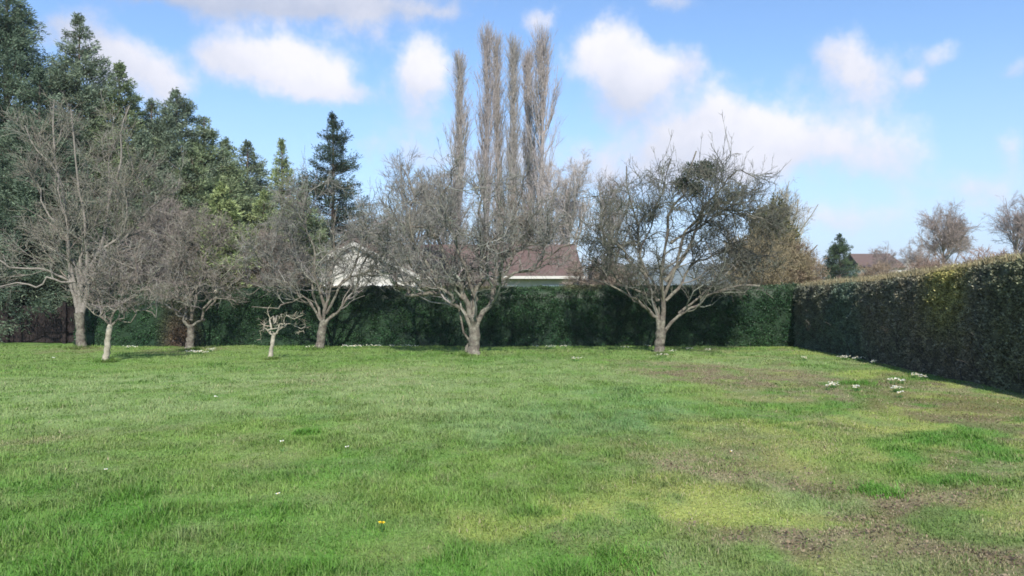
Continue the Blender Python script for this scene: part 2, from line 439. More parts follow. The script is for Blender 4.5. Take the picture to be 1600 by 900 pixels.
# ------------------------------------------------------------------ grass
def hedge_x(y):           # inner foot of the right hedge
    return 8.15 + .55 * np.clip((y - 11) / 11, -1, 1.2)
def blades(x, y, scale_w, b, hmul=1.0, col=None, seg=3):
    n = len(x); r = np.hypot(x, y)
    c, h = lawn(x, y)
    if col is not None: c = np.tile(col, (n, 1)); h = np.ones(n)
    tuft = fbm(x * 3.1, y * 3.1, 91, 3)
    H = (.015 + .046 * h ** 2 * rng.uniform(.3, 1.15, n) * np.clip((tuft - .24) * 2.6, .22, 1.35)) * hmul
    a = fbm(x * 2.3, y * 2.3, 95, 2) * 9 + rng.normal(0, 1.7, n); lean = rng.uniform(.15, 1.2, n)
    d = np.stack([np.cos(a), np.sin(a), np.zeros(n)], 1)
    z = gh(x, y)
    P = np.zeros((n, seg, 3))
    for j in range(seg):
        t = j / (seg - 1)
        P[:, j] = np.stack([x, y, z - .004], 1) + d * (lean * H * t ** 1.7)[:, None]
        P[:, j, 2] += H * t * (1 - .25 * lean * t)
    w = scale_w * rng.uniform(.7, 1.3, n)
    Wd = w[:, None] * np.array([1, .8, .12] if seg == 3 else [1, .2])[None]
    sd = np.stack([-np.sin(a + rng.normal(0, .5, n)), np.cos(a), np.zeros(n)], 1)
    v = rng.uniform(.72, 1.3, (n, 1)); yel = rng.uniform(0, 1, (n, 1)) ** 4
    cc_ = c * v * (1 - .45 * yel) + DRY * 1.1 * .45 * yel
    dry = np.clip(c[:, :1] / (c[:, 1:2] + 1e-6) - .68, 0, .5) * 2           # worn places carry blades of every colour
    u = rng.uniform(0, 1, (n, 1))
    cc_ = np.where(u < dry * .30, np.array([.36, .31, .19]) * v, cc_)
    cc_ = np.where((u > 1 - dry * .35), np.array([.12, .20, .045]) * v, cc_)
    b.ribbons(P, Wd, sd, cc_)
b = MB()
for (px, py, rr) in ((740, 556, .36), (1030, 555, .32), (501, 547, .3), (296, 547, .28), (165, 566, .2), (127, 545, .36), (423, 562, .16)):   # longer grass the mower leaves at the trunks
    X, Y = GP(px, py); q = rng.normal(size=(900, 2)); q = q / np.linalg.norm(q, axis=1, keepdims=True) * (rr * rng.uniform(.5, 1.25, (900, 1)))
    blades(X + q[:, 0], Y + q[:, 1], .006, b, hmul=2.6, seg=3)
def scatter(n, r0, r1, pw):
    u = rng.uniform(0, 1, n); q = 2 - pw
    r = (r0 ** q + u * (r1 ** q - r0 ** q)) ** (1 / q)
    a = rng.uniform(-.86, .82, n)
    x = r * np.sin(a); y = r * np.cos(a)
    k = (x < hedge_x(y) + .1) & (y < 22.9) & (x > -19)
    return x[k], y[k], r[k]
x, y, r = scatter(330000, 3.0, 10, 1.3); blades(x, y, .0022 * (r / 4) ** .6, b)
x, y, r = scatter(330000, 9.5, 30, 1.5); blades(x, y, .0026 * (r / 4) ** .75, b, seg=2)
tag(b.build('grass', M_GRASS), 'rough spring grass of the lawn between the hedges', 'grass', kind='stuff')
b = MB()
x, y, r = scatter(170000, 3.2, 22, 1.4)
lc, _ = lawn(x, y); k = (lc[:, 0] / lc[:, 1] > .92 + rng.uniform(0, .35, len(x))) & (rng.uniform(size=len(x)) < .75); x = x[k]; y = y[k]; n = len(x)
P = np.stack([x, y, gh(x, y) + rng.uniform(.006, .03, n)], 1); a = rng.uniform(0, 6.28, n)
b.leaves(P, np.stack([np.cos(a), np.sin(a), rng.normal(0, .35, n)], 1), rng.uniform(.012, .035, n), rng.uniform(.004, .011, n), np.array([.16, .12, .075]) * rng.uniform(.3, 1.8, (n, 1)) + rng.uniform(0, .02, (n, 1)))
tag(b.build('leaf_litter', M_GRASS), 'small dead brown leaves lying in the worn patches of the lawn', 'dead leaves', kind='stuff')
# tall tufts
for (px, py, rr, hm, lab) in [(1370, 762, .16, 2.1, 'tall bright green grass tuft standing in the worn lawn at the right'),
                              (478, 676, .13, 1.7, 'dark green grass tuft in the middle of the lawn at left'),
                              (1335, 600, .3, 1.6, 'low green grass tuft beside the white flowers near the right hedge'),
                              (960, 880, .3, 1.3, 'wide lush grass tuft at the bottom edge of the lawn'),]:
    X, Y = GP(px, py); n = 900
    q = rng.normal(size=(n, 2)) * rr * .55
    b = MB(); blades(X + q[:, 0], Y + q[:, 1], .003, b, hmul=hm, col=LUSH * 1.15)
    tag(b.build('grass_tuft', M_GRASS, origin=(X, Y, 0)), lab, 'grass tuft', 'taller grass tufts in the lawn')

# ------------------------------------------------------------------ hedges
def hedge_mesh(b, path, hfun, thick, ncol, dens, leaf, rg, colfun, side=-1, topdens=1.0):
    """path (n,2) of the front foot; body goes to the 'back' side of it"""
    path = np.asarray(path, float); path = smooth_poly(np.c_[path, np.zeros(len(path))], ncol)[:, :2]
    T = np.gradient(path, axis=0); T /= np.linalg.norm(T, axis=1, keepdims=True)
    Nn = np.stack([T[:, 1], -T[:, 0]], 1) * side       # pointing to the lawn
    L = np.r_[0, np.cumsum(np.linalg.norm(np.diff(path, axis=0), axis=1))]
    H = hfun(path[:, 0], path[:, 1])
    prof = [(0.02, 0), (0.0, .15), (.0, .5), (.0, .8), (-.06, .96), (-.22, 1.0), (-thick * .5, 1.0), (-thick + .2, 1.0), (-thick, .93), (-thick, .4), (-thick, 0)]
    K = len(prof)
    V = np.zeros((ncol, K, 3))
    for j, (o, f) in enumerate(prof):
        bul = (fbm(L * 1.3 + 3 * j, L * 0 + j * 1.7, 77, 3) - .5) * .14
        V[:, j, :2] = path + Nn * (o - .06 + (bul if 0 < j < K - 1 else bul * 0))[:, None]
        V[:, j, 2] = H * f - .05 + (0 if f < .5 else 1) * (bul * .6)
    idx = np.arange(ncol * K).reshape(ncol, K)
    f = np.stack([idx[:-1, :-1], idx[1:, :-1], idx[1:, 1:], idx[:-1, 1:]], -1).reshape(-1, 4)
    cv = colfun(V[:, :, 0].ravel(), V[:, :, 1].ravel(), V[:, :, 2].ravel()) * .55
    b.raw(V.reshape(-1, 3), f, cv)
    # end caps
    for e in (0, ncol - 1):
        r = idx[e]
        caps = [[r[i], r[i + 1], r[K - 2 - i], r[K - 1 - i]] for i in range(K // 2)]
        b.raw(V[e], np.array(caps) - e * K, cv.reshape(ncol, K, 3)[e])
    # leaves on the front, top and back
    area = L[-1] * (H.mean() + thick * topdens + .4)
    n = int(area * dens)
    s = rg.uniform(0, ncol - 1.001, n); si = s.astype(int); sf = (s - si)[:, None]
    plen = np.array([.3, .7, .65, .35, .2, thick * .4 * topdens, thick * .3 * topdens, .12, .25, .25]); plen = plen / plen.sum()
    j = rg.choice(K - 1, n, p=plen); jf = rg.uniform(0, 1, n)[:, None]
    A = V[si, j] * (1 - sf) + V[si + 1, j] * sf; B = V[si, j + 1] * (1 - sf) + V[si + 1, j + 1] * sf
    P = A * (1 - jf) + B * jf
    nn = np.cross(B - A, V[si + 1, j] - V[si, j]); nn /= np.linalg.norm(nn, axis=1, keepdims=True) + 1e-9
    nn = nn * np.where((nn[:, :2] * Nn[si]).sum(1) * (j < 5) + nn[:, 2] * ((j >= 4) & (j < 8)) - (nn[:, :2] * Nn[si]).sum(1) * (j >= 8) < 0, -1, 1)[:, None]
    clump = fbm(P[:, 0] * 5 + P[:, 1] * 5, P[:, 2] * 6, 33, 3)
    P = P + nn * ((clump - .5) * .22 + rg.normal(0, .025, n))[:, None]
    D = nn * .6 + rg.normal(size=(n, 3)) * .75 + np.array([0, 0, .25])
    col = colfun(P[:, 0], P[:, 1], P[:, 2]) * rg.uniform(.35, 1.9, (n, 1))
    b.leaves(P, D, leaf * rg.uniform(.6, 1.4, n), leaf * .27, col, rg)
    return path, Nn, H

def back_top(x, y):
    return 1.83 + .07 * (fbm(x * .6, y * 0, 8, 3) - .5) + .10 * np.clip((-x - 9) / 4, 0, 1) + .03 * np.clip(x / 8, 0, 1)
def back_col(x, y, z):
    n = fbm(x * .8, z * 1.2, 12, 3)[:, None]
    c = np.array([.020, .056, .026]) * (1 - n) + np.array([.034, .078, .028]) * n
    br = np.clip(1.4 - np.abs((x + 10.3) / .55), 0, 1) * np.clip(1.5 - z / 1.1, 0, 1)
    c = c * (1 - .8 * br[:, None]) + np.array([.12, .07, .05]) * .8 * br[:, None]
    bk = np.clip((z - 1.66) * 7, 0, 1)[:, None] * np.clip((fbm(x * .9, z * 0, 14, 3)[:, None] - .42) * 6, .15, 1)
    return c * (1 - .75 * bk) + np.array([.14, .12, .07]) * .75 * bk
b = MB()
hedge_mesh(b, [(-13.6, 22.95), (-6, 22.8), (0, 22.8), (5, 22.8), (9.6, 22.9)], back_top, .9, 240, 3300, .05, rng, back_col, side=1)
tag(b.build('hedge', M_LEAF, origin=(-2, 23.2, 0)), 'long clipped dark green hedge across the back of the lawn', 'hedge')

def right_top(x, y):
    return 2.02 + .17 * np.clip((20 - y) / 8, -1, 1.5) + .12 * (fbm(y * .5, y * 0, 18, 3) - .5) + .05 * np.clip((14.2 - y) * 2, 0, 1)
def right_col(x, y, z):
    n = fbm(y * .9, z * .9, 15, 3)[:, None]; m = fbm(y * .35 + 9, z * .3, 16, 3)[:, None]
    c = np.array([.12, .135, .10]) * (1 - n) + np.array([.23, .19, .13]) * n
    c = c * (1 - np.clip((m - .5) * 5, 0, 1)) + np.array([.105, .145, .105]) * np.clip((m - .5) * 5, 0, 1)
    g = (np.clip(1.3 - np.abs(y - 14.6) / .9, 0, 1) * np.clip(z - .5, 0, 1))[:, None]      # yellow green length of the hedge
    c = c * (1 - g * .8) + np.array([.34, .31, .10]) * g * .85
    r2 = np.clip((13.6 - y) / 1, 0, 1)[:, None]
    c = c * (1 - .6 * r2) + np.array([.14, .16, .08]) * .6 * r2
    tp = np.clip((z - right_top(x, y) + .16) * 7, 0, 1)[:, None]
    return c * (1 - tp * .6) + np.array([.22, .19, .10]) * tp * .6
rh = thing('beech_hedge', (8.9, 14, 0), 'brown and dull green hedge with a pale clipped top along the right side', 'hedge')
b = MB()
pth = [(8.72, 22.9), (8.70, 20), (8.62, 17), (8.45, 14), (8.22, 11.5), (8.1, 8), (8.1, 4)]
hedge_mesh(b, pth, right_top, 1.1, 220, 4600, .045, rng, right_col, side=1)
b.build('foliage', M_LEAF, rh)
b = MB(); n = 420
yy_ = rng.uniform(4.2, 22.6, n); xx_ = hedge_x(yy_) + .1 + rng.uniform(-.02, .3, n) + .08
P0 = np.zeros((n, 6, 3)); P0[:, 0] = np.stack([xx_, yy_, np.full(n, -.02) + rng.uniform(0, .7, n) * (rng.uniform(size=n) < .5)], 1)
d = np.stack([rng.normal(-.05, .15, n), rng.normal(0, .25, n), np.ones(n)], 1)
for j in range(1, 6):
    d = d + rng.normal(size=(n, 3)) * .2; d /= np.linalg.norm(d, axis=1, keepdims=True)
    P0[:, j] = P0[:, j - 1] + d * rng.uniform(.08, .2, n)[:, None]
b.tubes(P0, np.linspace(.010, .003, 6)[None] * rng.uniform(.6, 1.4, n)[:, None], 3, np.array([.085, .08, .07]) * rng.uniform(.5, 1.4, (n, 1)))
Q, Rq = grow(P0, np.full((n, 6), .004), 5, .2, 1, (20, 80), (.08, .28), 3, .3, .05, .8, .0025, rng)
b.tubes(Q, Rq, 3, np.array([.10, .09, .07]) * rng.uniform(.5, 1.4, (len(Q), 1)))
b.build('stems', M_TWIG, rh)
# clipped shoots on the top edge
b = MB(); n = 3500
yy_ = rng.uniform(4.2, 22.8, n); xx_ = hedge_x(yy_) + rng.uniform(.05, 1.1, n)
z0 = right_top(xx_, yy_) - .1
P0 = np.stack([np.stack([xx_, yy_, z0], 1), np.stack([xx_ + rng.normal(0, .03, n), yy_ + rng.normal(0, .04, n), z0 + rng.uniform(.08, .17, n)], 1)], 1)
b.tubes(P0, np.tile([.005, .0025], (n, 1)), 3, np.array([.24, .20, .11]) * rng.uniform(.6, 1.3, (n, 1)))
b.build('clipped_shoots', M_TWIG, rh)

# ------------------------------------------------------------------ bare trees
def ell(px, py, D, rx, ry, zmin=1.6, ryd=None):
    c = PT(px, py, D); a = rx / F * D; h = ry / F * D; d = a * .9 if ryd is None else ryd
    def env(Q, rg):
        q = ((Q[:, 0] - c[0]) / a) ** 2 + ((Q[:, 1] - c[1]) / d) ** 2 + ((Q[:, 2] - c[2]) / h) ** 2
        return (q < rg.uniform(.8, 1.5, len(Q))) & (Q[:, 2] > zmin + .45 * (rg.uniform(0, 1, len(Q)) - .5) - .25 * np.minimum(np.abs(Q[:, 0] - c[0]) / a, 1))
    return env

def orchard_tree(name, D, trunk, limbs, levels, env, tcol, label, cat, group=None, tmat=None, seed=1, cuts=(), lmat=None, extra=None, shoots=0):
    """trunk: [(px,py,radius)], limbs: [([(px,py)...], depth at tip, r0, r1)]"""
    rg = np.random.default_rng(seed)
    px, py, _ = trunk[0]; base = PT(px, py, D); base[2] = 0
    root = thing(name, base, label, cat, group)
    b = MB()
    tp = [PT(p[0], p[1], D) for p in trunk]; tp[0][2] = -.05
    k = 14; P = smooth_poly(tp, k)[None]; P[0, 1:] += rg.normal(0, .008, (k - 1, 3))
    R = np.interp(np.linspace(0, 1, k), np.linspace(0, 1, len(trunk)), [p[2] for p in trunk]) * (1 + rg.normal(0, .05, k))
    R[0] *= 1.7; R[1] *= 1.2; R[2] *= 1.05
    b.tubes(P, R[None], 12); b.build('trunk', tmat or M_BARK, root)
    allP = []; allR = []
    for li, (pts, dy, r0, r1) in enumerate(limbs):
        k = 16; m = len(pts)
        pp = [PT(q[0], q[1], D, dy * (i / (m - 1)) ** 1.2) for i, q in enumerate(pts)]
        P = smooth_poly(pp, k); s = np.linspace(0, 1, k)[:, None]
        kn = smooth_poly(rg.normal(0, .075, (9, 3)), k); P = P + (kn + rg.normal(0, .015, (k, 3))) * np.minimum(s * 4, 1)
        R = .82 * (r0 + (r1 - r0) * s[:, 0] ** .6) * (1 + rg.normal(0, .10, k))
        b = MB(); b.tubes(P[None], R[None], 8)
        o = b.build('limb', (lmat or M_BARK), root)
        if li in cuts:
            e = P[-1]; t = P[-1] - P[-2]; t /= np.linalg.norm(t)
            q = MB(); q.tubes(np.array([[e, e + t * .012, e + t * .013]]), np.array([[R[-1] * 1.03, R[-1], .001]]), 10)
            c = q.build('cut_face', M_CUT, None, origin=tuple(base)); c.location = (0, 0, 0); c.parent = o
            if True: o.location = (0, 0, 0)
        allP.append(P); allR.append(R)
    P = np.array(allP); R = np.array(allR)
    b = MB(); ctr = base + np.array([0, 0, 1.0])
    for lv in levels:
        P, R = grow(P, R, rg=rg, env=env, ctr=ctr, **lv)
        if lv is levels[0]: lv1 = (P, R)
        b.tubes(P, R, 5 if lv.get('rmin', 0) > .012 else 3, np.array(tcol) * rg.uniform(.6, 1.35, (len(P), 1)) * (1 + rg.normal(0, .05, (len(P), 3))))
    if shoots:          # straight water shoots at the top of the crown
        P1 = np.array(allP); R1 = np.array(allR)
        P2, R2 = lv1
        kk = P2[:, -1, 2] > np.quantile(P2[:, -1, 2], .45); P2 = P2[kk]; R2 = R2[kk]
        Q, Rq = grow(P2, R2, shoots, .2, 1, (20, 70), (.5, 1.35), 7, .05, .30, .5, .0075, rg, fall=.2)
        b.tubes(Q, Rq, 3, np.array(tcol) * rg.uniform(.6, 1.3, (len(Q), 1)))
        Q, Rq = grow(Q, Rq, 5, .2, 1, (20, 50), (.12, .4), 4, .1, .12, .6, .0055, rg)
        b.tubes(Q, Rq, 3, np.array(tcol) * rg.uniform(.6, 1.3, (len(Q), 1)))
    b.build('crown', M_TWIG, root)
    if extra is not None: extra(root, P, rg)
    return root

def LV(n, ln, ang=(25, 70), k=6, wander=.22, up=.02, rfac=.6, rmin=.006, t0=.15, t1=1.0, **kw):
    d = dict(n=n, t0=t0, t1=t1, ang=ang, ln=ln, k=k, wander=wander, up=up, rfac=rfac, rmin=rmin); d.update(kw); return d

GREY = (.18, .175, .15); WARM = (.20, .18, .15); DARK = (.115, .115, .09)
# centre apple tree
orchard_tree('apple_tree', 19.3, [(739, 557, .165), (741, 530, .145), (741, 505, .135)],
    [([(740, 512), (739, 488), (728, 462), (717, 438)], -.25, .105, .075),
     ([(742, 515), (752, 490), (768, 472), (778, 450), (779, 428), (787, 405), (803, 392), (830, 384), (868, 374)], .3, .11, .035),
     ([(738, 516), (729, 490), (708, 472), (690, 461), (662, 452), (632, 440)], -.6, .085, .03),
     ([(728, 550), (724, 520), (712, 487), (700, 455), (688, 415)], .5, .045, .018),
     ([(741, 510), (741, 470), (752, 440), (757, 410), (764, 372), (752, 330), (756, 280)], .6, .10, .022),
     ([(739, 505), (722, 460), (697, 412), (684, 376), (668, 356), (645, 350), (612, 340)], .9, .08, .035),
     ([(688, 448), (660, 400), (640, 360), (632, 320), (632, 285), (628, 245)], .9, .055, .02),
     ([(690, 460), (650, 462), (625, 445), (604, 412)], .1, .075, .065),
     ([(778, 440), (800, 400), (820, 350), (815, 300), (825, 260)], .8, .055, .018),
     ([(745, 470), (720, 400), (700, 330), (705, 280)], -.9, .06, .018),
     ([(780, 440), (830, 420), (870, 395), (900, 385)], -.8, .05, .02), ([(688, 448), (655, 420), (625, 385), (600, 365)], -.9, .05, .018),
     ([(755, 440), (758, 405), (765, 380)], -.6, .045, .02)],
    [LV(14, (.8, 2.2), k=9, wander=.27, up=.05, rfac=.55, rmin=.014, fall=.2, out=.4),
     LV(11, (.35, .9), k=6, wander=.28, up=.03, rfac=.6, rmin=.0085),
     LV(6, (.14, .42), k=4, wander=.3, up=.04, rfac=.7, rmin=.0055)],
    ell(740, 362, 19.3, 165, 114, 1.85), GREY, 'large pruned apple tree with pale forked limbs in the centre of the lawn', 'apple tree', 'bare orchard trees', seed=3, cuts=(0, 7), shoots=3)
# right apple tree
def ivy(root, P, rg):
    b = MB(); c = PT(1094, 278, 19.9, .2); n = 3400
    q = rg.normal(size=(n, 3)); q /= np.linalg.norm(q, axis=1, keepdims=True); q *= (rg.uniform(0, 1, (n, 1)) ** .5) * np.array([.30, .3, .34]); cl = rg.normal(size=(9, 3)) * np.array([.10, .2, .12]) + np.linspace(-1, 1, 9)[:, None] * np.array([.34, 0, .42]); q = q * .75 + cl[rg.integers(0, 9, n)]
    b.leaves(c + q, q + rg.normal(size=(n, 3)) * .8, .075, .018, np.array([.032, .055, .026]) * rg.uniform(.5, 1.5, (n, 1)), rg)
    o = b.build('mistletoe', M_NEED, root); o['label'] = 'dark green leafy clump high in the bare crown'
orchard_tree('apple_tree', 19.9, [(1029, 556, .145), (1031, 535, .14), (1033, 514, .14)],
    [([(1031, 520), (1019, 497), (1002, 476), (978, 458), (948, 440)], -.5, .085, .028),
     ([(1034, 520), (1034, 485), (1035, 450), (1041, 400), (1048, 350), (1066, 305), (1076, 268), (1102, 235)], .3, .10, .025),
     ([(1036, 521), (1056, 496), (1078, 477), (1103, 462), (1135, 452), (1175, 447)], -.4, .075, .028),
     ([(1033, 505), (1014, 440), (1002, 375), (992, 310), (985, 250)], .8, .07, .018),
     ([(1040, 440), (1078, 380), (1108, 322), (1126, 285), (1150, 272), (1176, 286)], -.5, .065, .014),
     ([(1026, 470), (990, 410), (955, 372), (925, 362)], -.9, .06, .02),
     ([(1040, 470), (1090, 420), (1150, 392), (1200, 402)], .9, .06, .014),
     ([(1034, 470), (1060, 400), (1080, 340), (1120, 330), (1180, 350)], -.9, .06, .02),
     ([(1030, 460), (1005, 400), (1020, 330), (1035, 260)], -.8, .05, .015),
     ([(1030, 470), (960, 430), (920, 420)], .8, .05, .018), ([(1060, 490), (1110, 450), (1165, 425), (1215, 420)], .9, .05, .016), ([(1048, 380), (1100, 350), (1160, 330), (1215, 350)], .6, .05, .015)],
    [LV(18, (.9, 2.3), k=9, wander=.27, up=-.015, rfac=.55, rmin=.014, fall=.2, out=.55),
     LV(12, (.35, .9), k=6, wander=.28, up=-.01, rfac=.6, rmin=.0085),
     LV(9, (.14, .42), k=4, wander=.3, up=.0, rfac=.7, rmin=.0057)],
    ell(1070, 362, 19.9, 176, 116, 1.6), DARK, 'wide dense apple tree with a dark leafy clump in its crown, nearest the right hedge', 'apple tree', 'bare orchard trees', seed=5, extra=ivy, shoots=2)
# left of centre
orchard_tree('apple_tree', 21.6, [(500, 548, .15), (502, 525, .12), (507, 500, .12)],
    [([(507, 505), (528, 484), (545, 462), (562, 430), (578, 385)], .4, .075, .025),
     ([(506, 505), (512, 470), (516, 430), (521, 380), (516, 320)], .3, .08, .022),
     ([(504, 505), (486, 480), (470, 462), (455, 474), (430, 477), (404, 476)], -.6, .055, .02),
     ([(502, 500), (482, 450), (455, 405), (432, 352)], .6, .06, .02),
     ([(510, 490), (545, 430), (574, 372), (588, 322)], -.6, .055, .018),
     ([(470, 463), (452, 452), (420, 452), (398, 465)], -.7, .03, .015),
     ([(508, 480), (490, 400), (480, 330), (488, 290)], -.6, .055, .018),
     ([(512, 450), (560, 430), (600, 415)], .2, .045, .018), ([(488, 480), (450, 440), (415, 400)], -.7, .045, .016)],
    [LV(18, (.8, 2.0), k=9, wander=.27, up=.0, rfac=.55, rmin=.013, fall=.2, out=.5),
     LV(12, (.35, .85), k=6, wander=.28, up=.0, rfac=.6, rmin=.0085),
     LV(6, (.14, .42), k=4, wander=.3, up=.0, rfac=.7, rmin=.0055)],
    ell(500, 370, 21.6, 138, 102, 1.75), GREY, 'dense rounded apple tree with a zigzag low limb, directly behind the small stunted tree', 'apple tree', 'bare orchard trees', seed=8, shoots=1)
# tree at 295
orchard_tree('apple_tree', 21.6, [(296, 547, .13), (298, 525, .10), (299, 508, .10)],
    [([(299, 512), (315, 496), (334, 476), (348, 455)], -.3, .06, .035),
     ([(299, 512), (284, 497), (275, 484), (277, 470), (286, 455)], -.3, .055, .03),
     ([(299, 500), (308, 450), (318, 400), (322, 345)], .3, .055, .018),
     ([(292, 500), (272, 440), (258, 385)], .4, .05, .018),
     ([(300, 495), (295, 430), (290, 370), (285, 335)], -.4, .045, .015),
     ([(330, 478), (365, 430), (385, 380)], .5, .04, .015)],
    [LV(20, (.7, 1.7), k=9, wander=.27, up=.01, rfac=.5, rmin=.010, fall=.2, out=.5),
     LV(12, (.3, .75), k=6, wander=.28, up=.01, rfac=.55, rmin=.007),
     LV(5, (.12, .38), k=4, wander=.3, up=.0, rfac=.7, rmin=.0053)],
    ell(308, 405, 21.6, 95, 88, 1.3), WARM, 'short crooked apple tree with a pale cut limb, before the brown patch of the hedge', 'apple tree', 'bare orchard trees', seed=12, cuts=(0,))
# pale slim trunk, nearest on the left
orchard_tree('apple_tree', 17.4, [(165, 567, .085), (168, 540, .065), (172, 507, .062)],
    [([(172, 510), (157, 488), (152, 462), (151, 425)], -.3, .045, .018),
     ([(173, 510), (175, 475), (179, 432), (176, 385)], .3, .045, .014),
     ([(173, 510), (190, 492), (212, 470), (238, 448)], -.3, .038, .014),
     ([(173, 508), (200, 492), (242, 490)], .3, .03, .012),
     ([(172, 500), (140, 470), (118, 440)], .4, .03, .012),
     ([(175, 480), (200, 440), (215, 395)], .4, .03, .012)],
    [LV(15, (.5, 1.3), k=7, wander=.22, up=.07, rfac=.5, rmin=.009, fall=.3),
     LV(9, (.25, .6), k=5, wander=.25, up=.05, rfac=.55, rmin=.006),
     LV(5, (.1, .3), k=4, wander=.3, up=.02, rfac=.7, rmin=.0048)],
    ell(185, 425, 17.4, 88, 78, 1.15), WARM, 'young apple tree with a slim pale trunk standing nearest on the left lawn', 'apple tree', 'bare orchard trees', tmat=M_PALE, seed=15)
# tall many-stemmed tree on the left
orchard_tree('bare_tree', 22.3, [(127, 543, .135), (126, 515, .125), (124, 488, .14)],
    [([(122, 492), (115, 420), (98, 330), (80, 240), (68, 150)], .3, .11, .02),
     ([(125, 490), (136, 400), (128, 300), (121, 175)], -.3, .10, .02),
     ([(128, 490), (148, 410), (163, 330), (178, 250), (188, 155)], .4, .11, .02),
     ([(120, 480), (106, 420), (110, 350), (92, 270), (60, 200)], -.6, .08, .018),
     ([(114, 440), (60, 418), (10, 402), (-50, 392)], -1.2, .06, .02),
     ([(118, 440), (60, 446), (0, 462)], -1.6, .045, .02),
     ([(130, 430), (185, 368), (232, 312), (262, 275)], .8, .08, .018),
     ([(125, 450), (100, 380), (50, 320), (25, 270)], .8, .07, .018),
     ([(150, 400), (200, 350), (215, 280), (225, 220)], -.8, .06, .016),
     ([(128, 470), (122, 380), (150, 300), (150, 210)], .9, .07, .016)],
    [LV(15, (.9, 2.2), ang=(25, 60), k=8, wander=.14, up=.05, rfac=.45, rmin=.011, fall=.45, out=.2),
     LV(10, (.4, 1.0), ang=(20, 55), k=5, wander=.16, up=.03, rfac=.5, rmin=.0075),
     LV(5, (.2, .5), ang=(20, 55), k=4, wander=.2, up=.0, rfac=.7, rmin=.0055)],
    ell(120, 320, 22.3, 165, 178, 1.3), (.185, .175, .14), 'tall spreading leafless tree with several upright stems in front of the dark conifers', 'tree', 'bare orchard trees', seed=21, lmat=mat('grey_bark', (.19, .17, .145), nscale=7, namp=.3, rough=.9, bump=.6))
# small stunted tree
orchard_tree('small_tree', 18.3, [(422, 562, .062), (425, 543, .05), (428, 522, .05)],
    [([(428, 526), (424, 508), (431, 492)], .1, .035, .02),
     ([(427, 524), (414, 514), (400, 513)], .1, .022, .01),
     ([(429, 524), (440, 507), (455, 499), (476, 496)], -.15, .03, .012),
     ([(429, 522), (448, 512), (468, 512), (486, 519)], .2, .022, .008),
     ([(428, 524), (436, 505), (440, 490)], -.1, .02, .008)],
    [LV(6, (.18, .42), k=6, wander=.25, up=.02, rfac=.5, rmin=.006, t0=.3),
     LV(5, (.08, .2), k=4, wander=.25, up=.02, rfac=.6, rmin=.004)],
    lambda Q, rg: np.ones(len(Q), bool), (.30, .27, .20), 'small stunted tree with a slim pale trunk and flat sparse branches', 'tree', None, tmat=M_PALE, seed=31, lmat=M_PALE)

# ------------------------------------------------------------------ generic background trees
def bare_tree(name, px, topy, D, wpx, label, cat, col, seed, group=None, fork=.28, spread=(15, 45), nl=8, dens=1.0, up=.05, rt=None, r_min=.012, x_off=0):
    rg = np.random.default_rng(seed)
    top = PT(px, topy, D); H = top[2]; base = np.array([top[0], D, 0.]); Rw = wpx / F * D
    root = thing(name, base, label, cat, group)
    rt = rt or H * .017
    k = 10; P = base + np.stack([np.cumsum(rg.normal(0, .04, k)), np.cumsum(rg.normal(0, .04, k)), np.linspace(-.05, H * .62, k)], 1)
    R = np.linspace(rt * 1.2, rt * .35, k)
    b = MB(); b.tubes(P[None], R[None], 8, col); b.build('trunk', M_TWIG, root)
    b = MB()
    def env(Q, g):
        zc = H * (fork + 1) / 2; hh_ = H * (1 - fork) / 2 * 1.05
        q = ((Q[:, 0] - base[0]) / Rw) ** 2 + ((Q[:, 1] - base[1]) / Rw) ** 2 + ((Q[:, 2] - zc) / hh_) ** 2
        return q < g.uniform(.75, 1.25, len(Q))
    Pl, Rl = grow(P[None], R[None], nl * 2, fork, .98, spread, (H * .35, H * .6), 9, .10, up, .6, .03, rg, fall=.35)
    lens = np.clip(rg.uniform(.5, 1, len(Pl)), 0, 1)
    b.tubes(Pl, Rl, 5, np.array(col) * rg.uniform(.8, 1.2, (len(Pl), 1)))
    Q, Rq = Pl, Rl
    for n_, ln in ((int(12 * dens), (H * .10, H * .22)), (int(9 * dens), (H * .05, H * .11)), (int(7 * dens), (H * .02, H * .06))):
        Q, Rq = grow(Q, Rq, n_, .2, 1, (20, 55), ln, 5, .16, up * .7, .5, r_min * (1 if n_ > 11 else .8), rg, env=env)
        b.tubes(Q, Rq, 3, np.array(col) * rg.uniform(.7, 1.3, (len(Q), 1)))
    b.build('crown', M_TWIG, root)
    return root

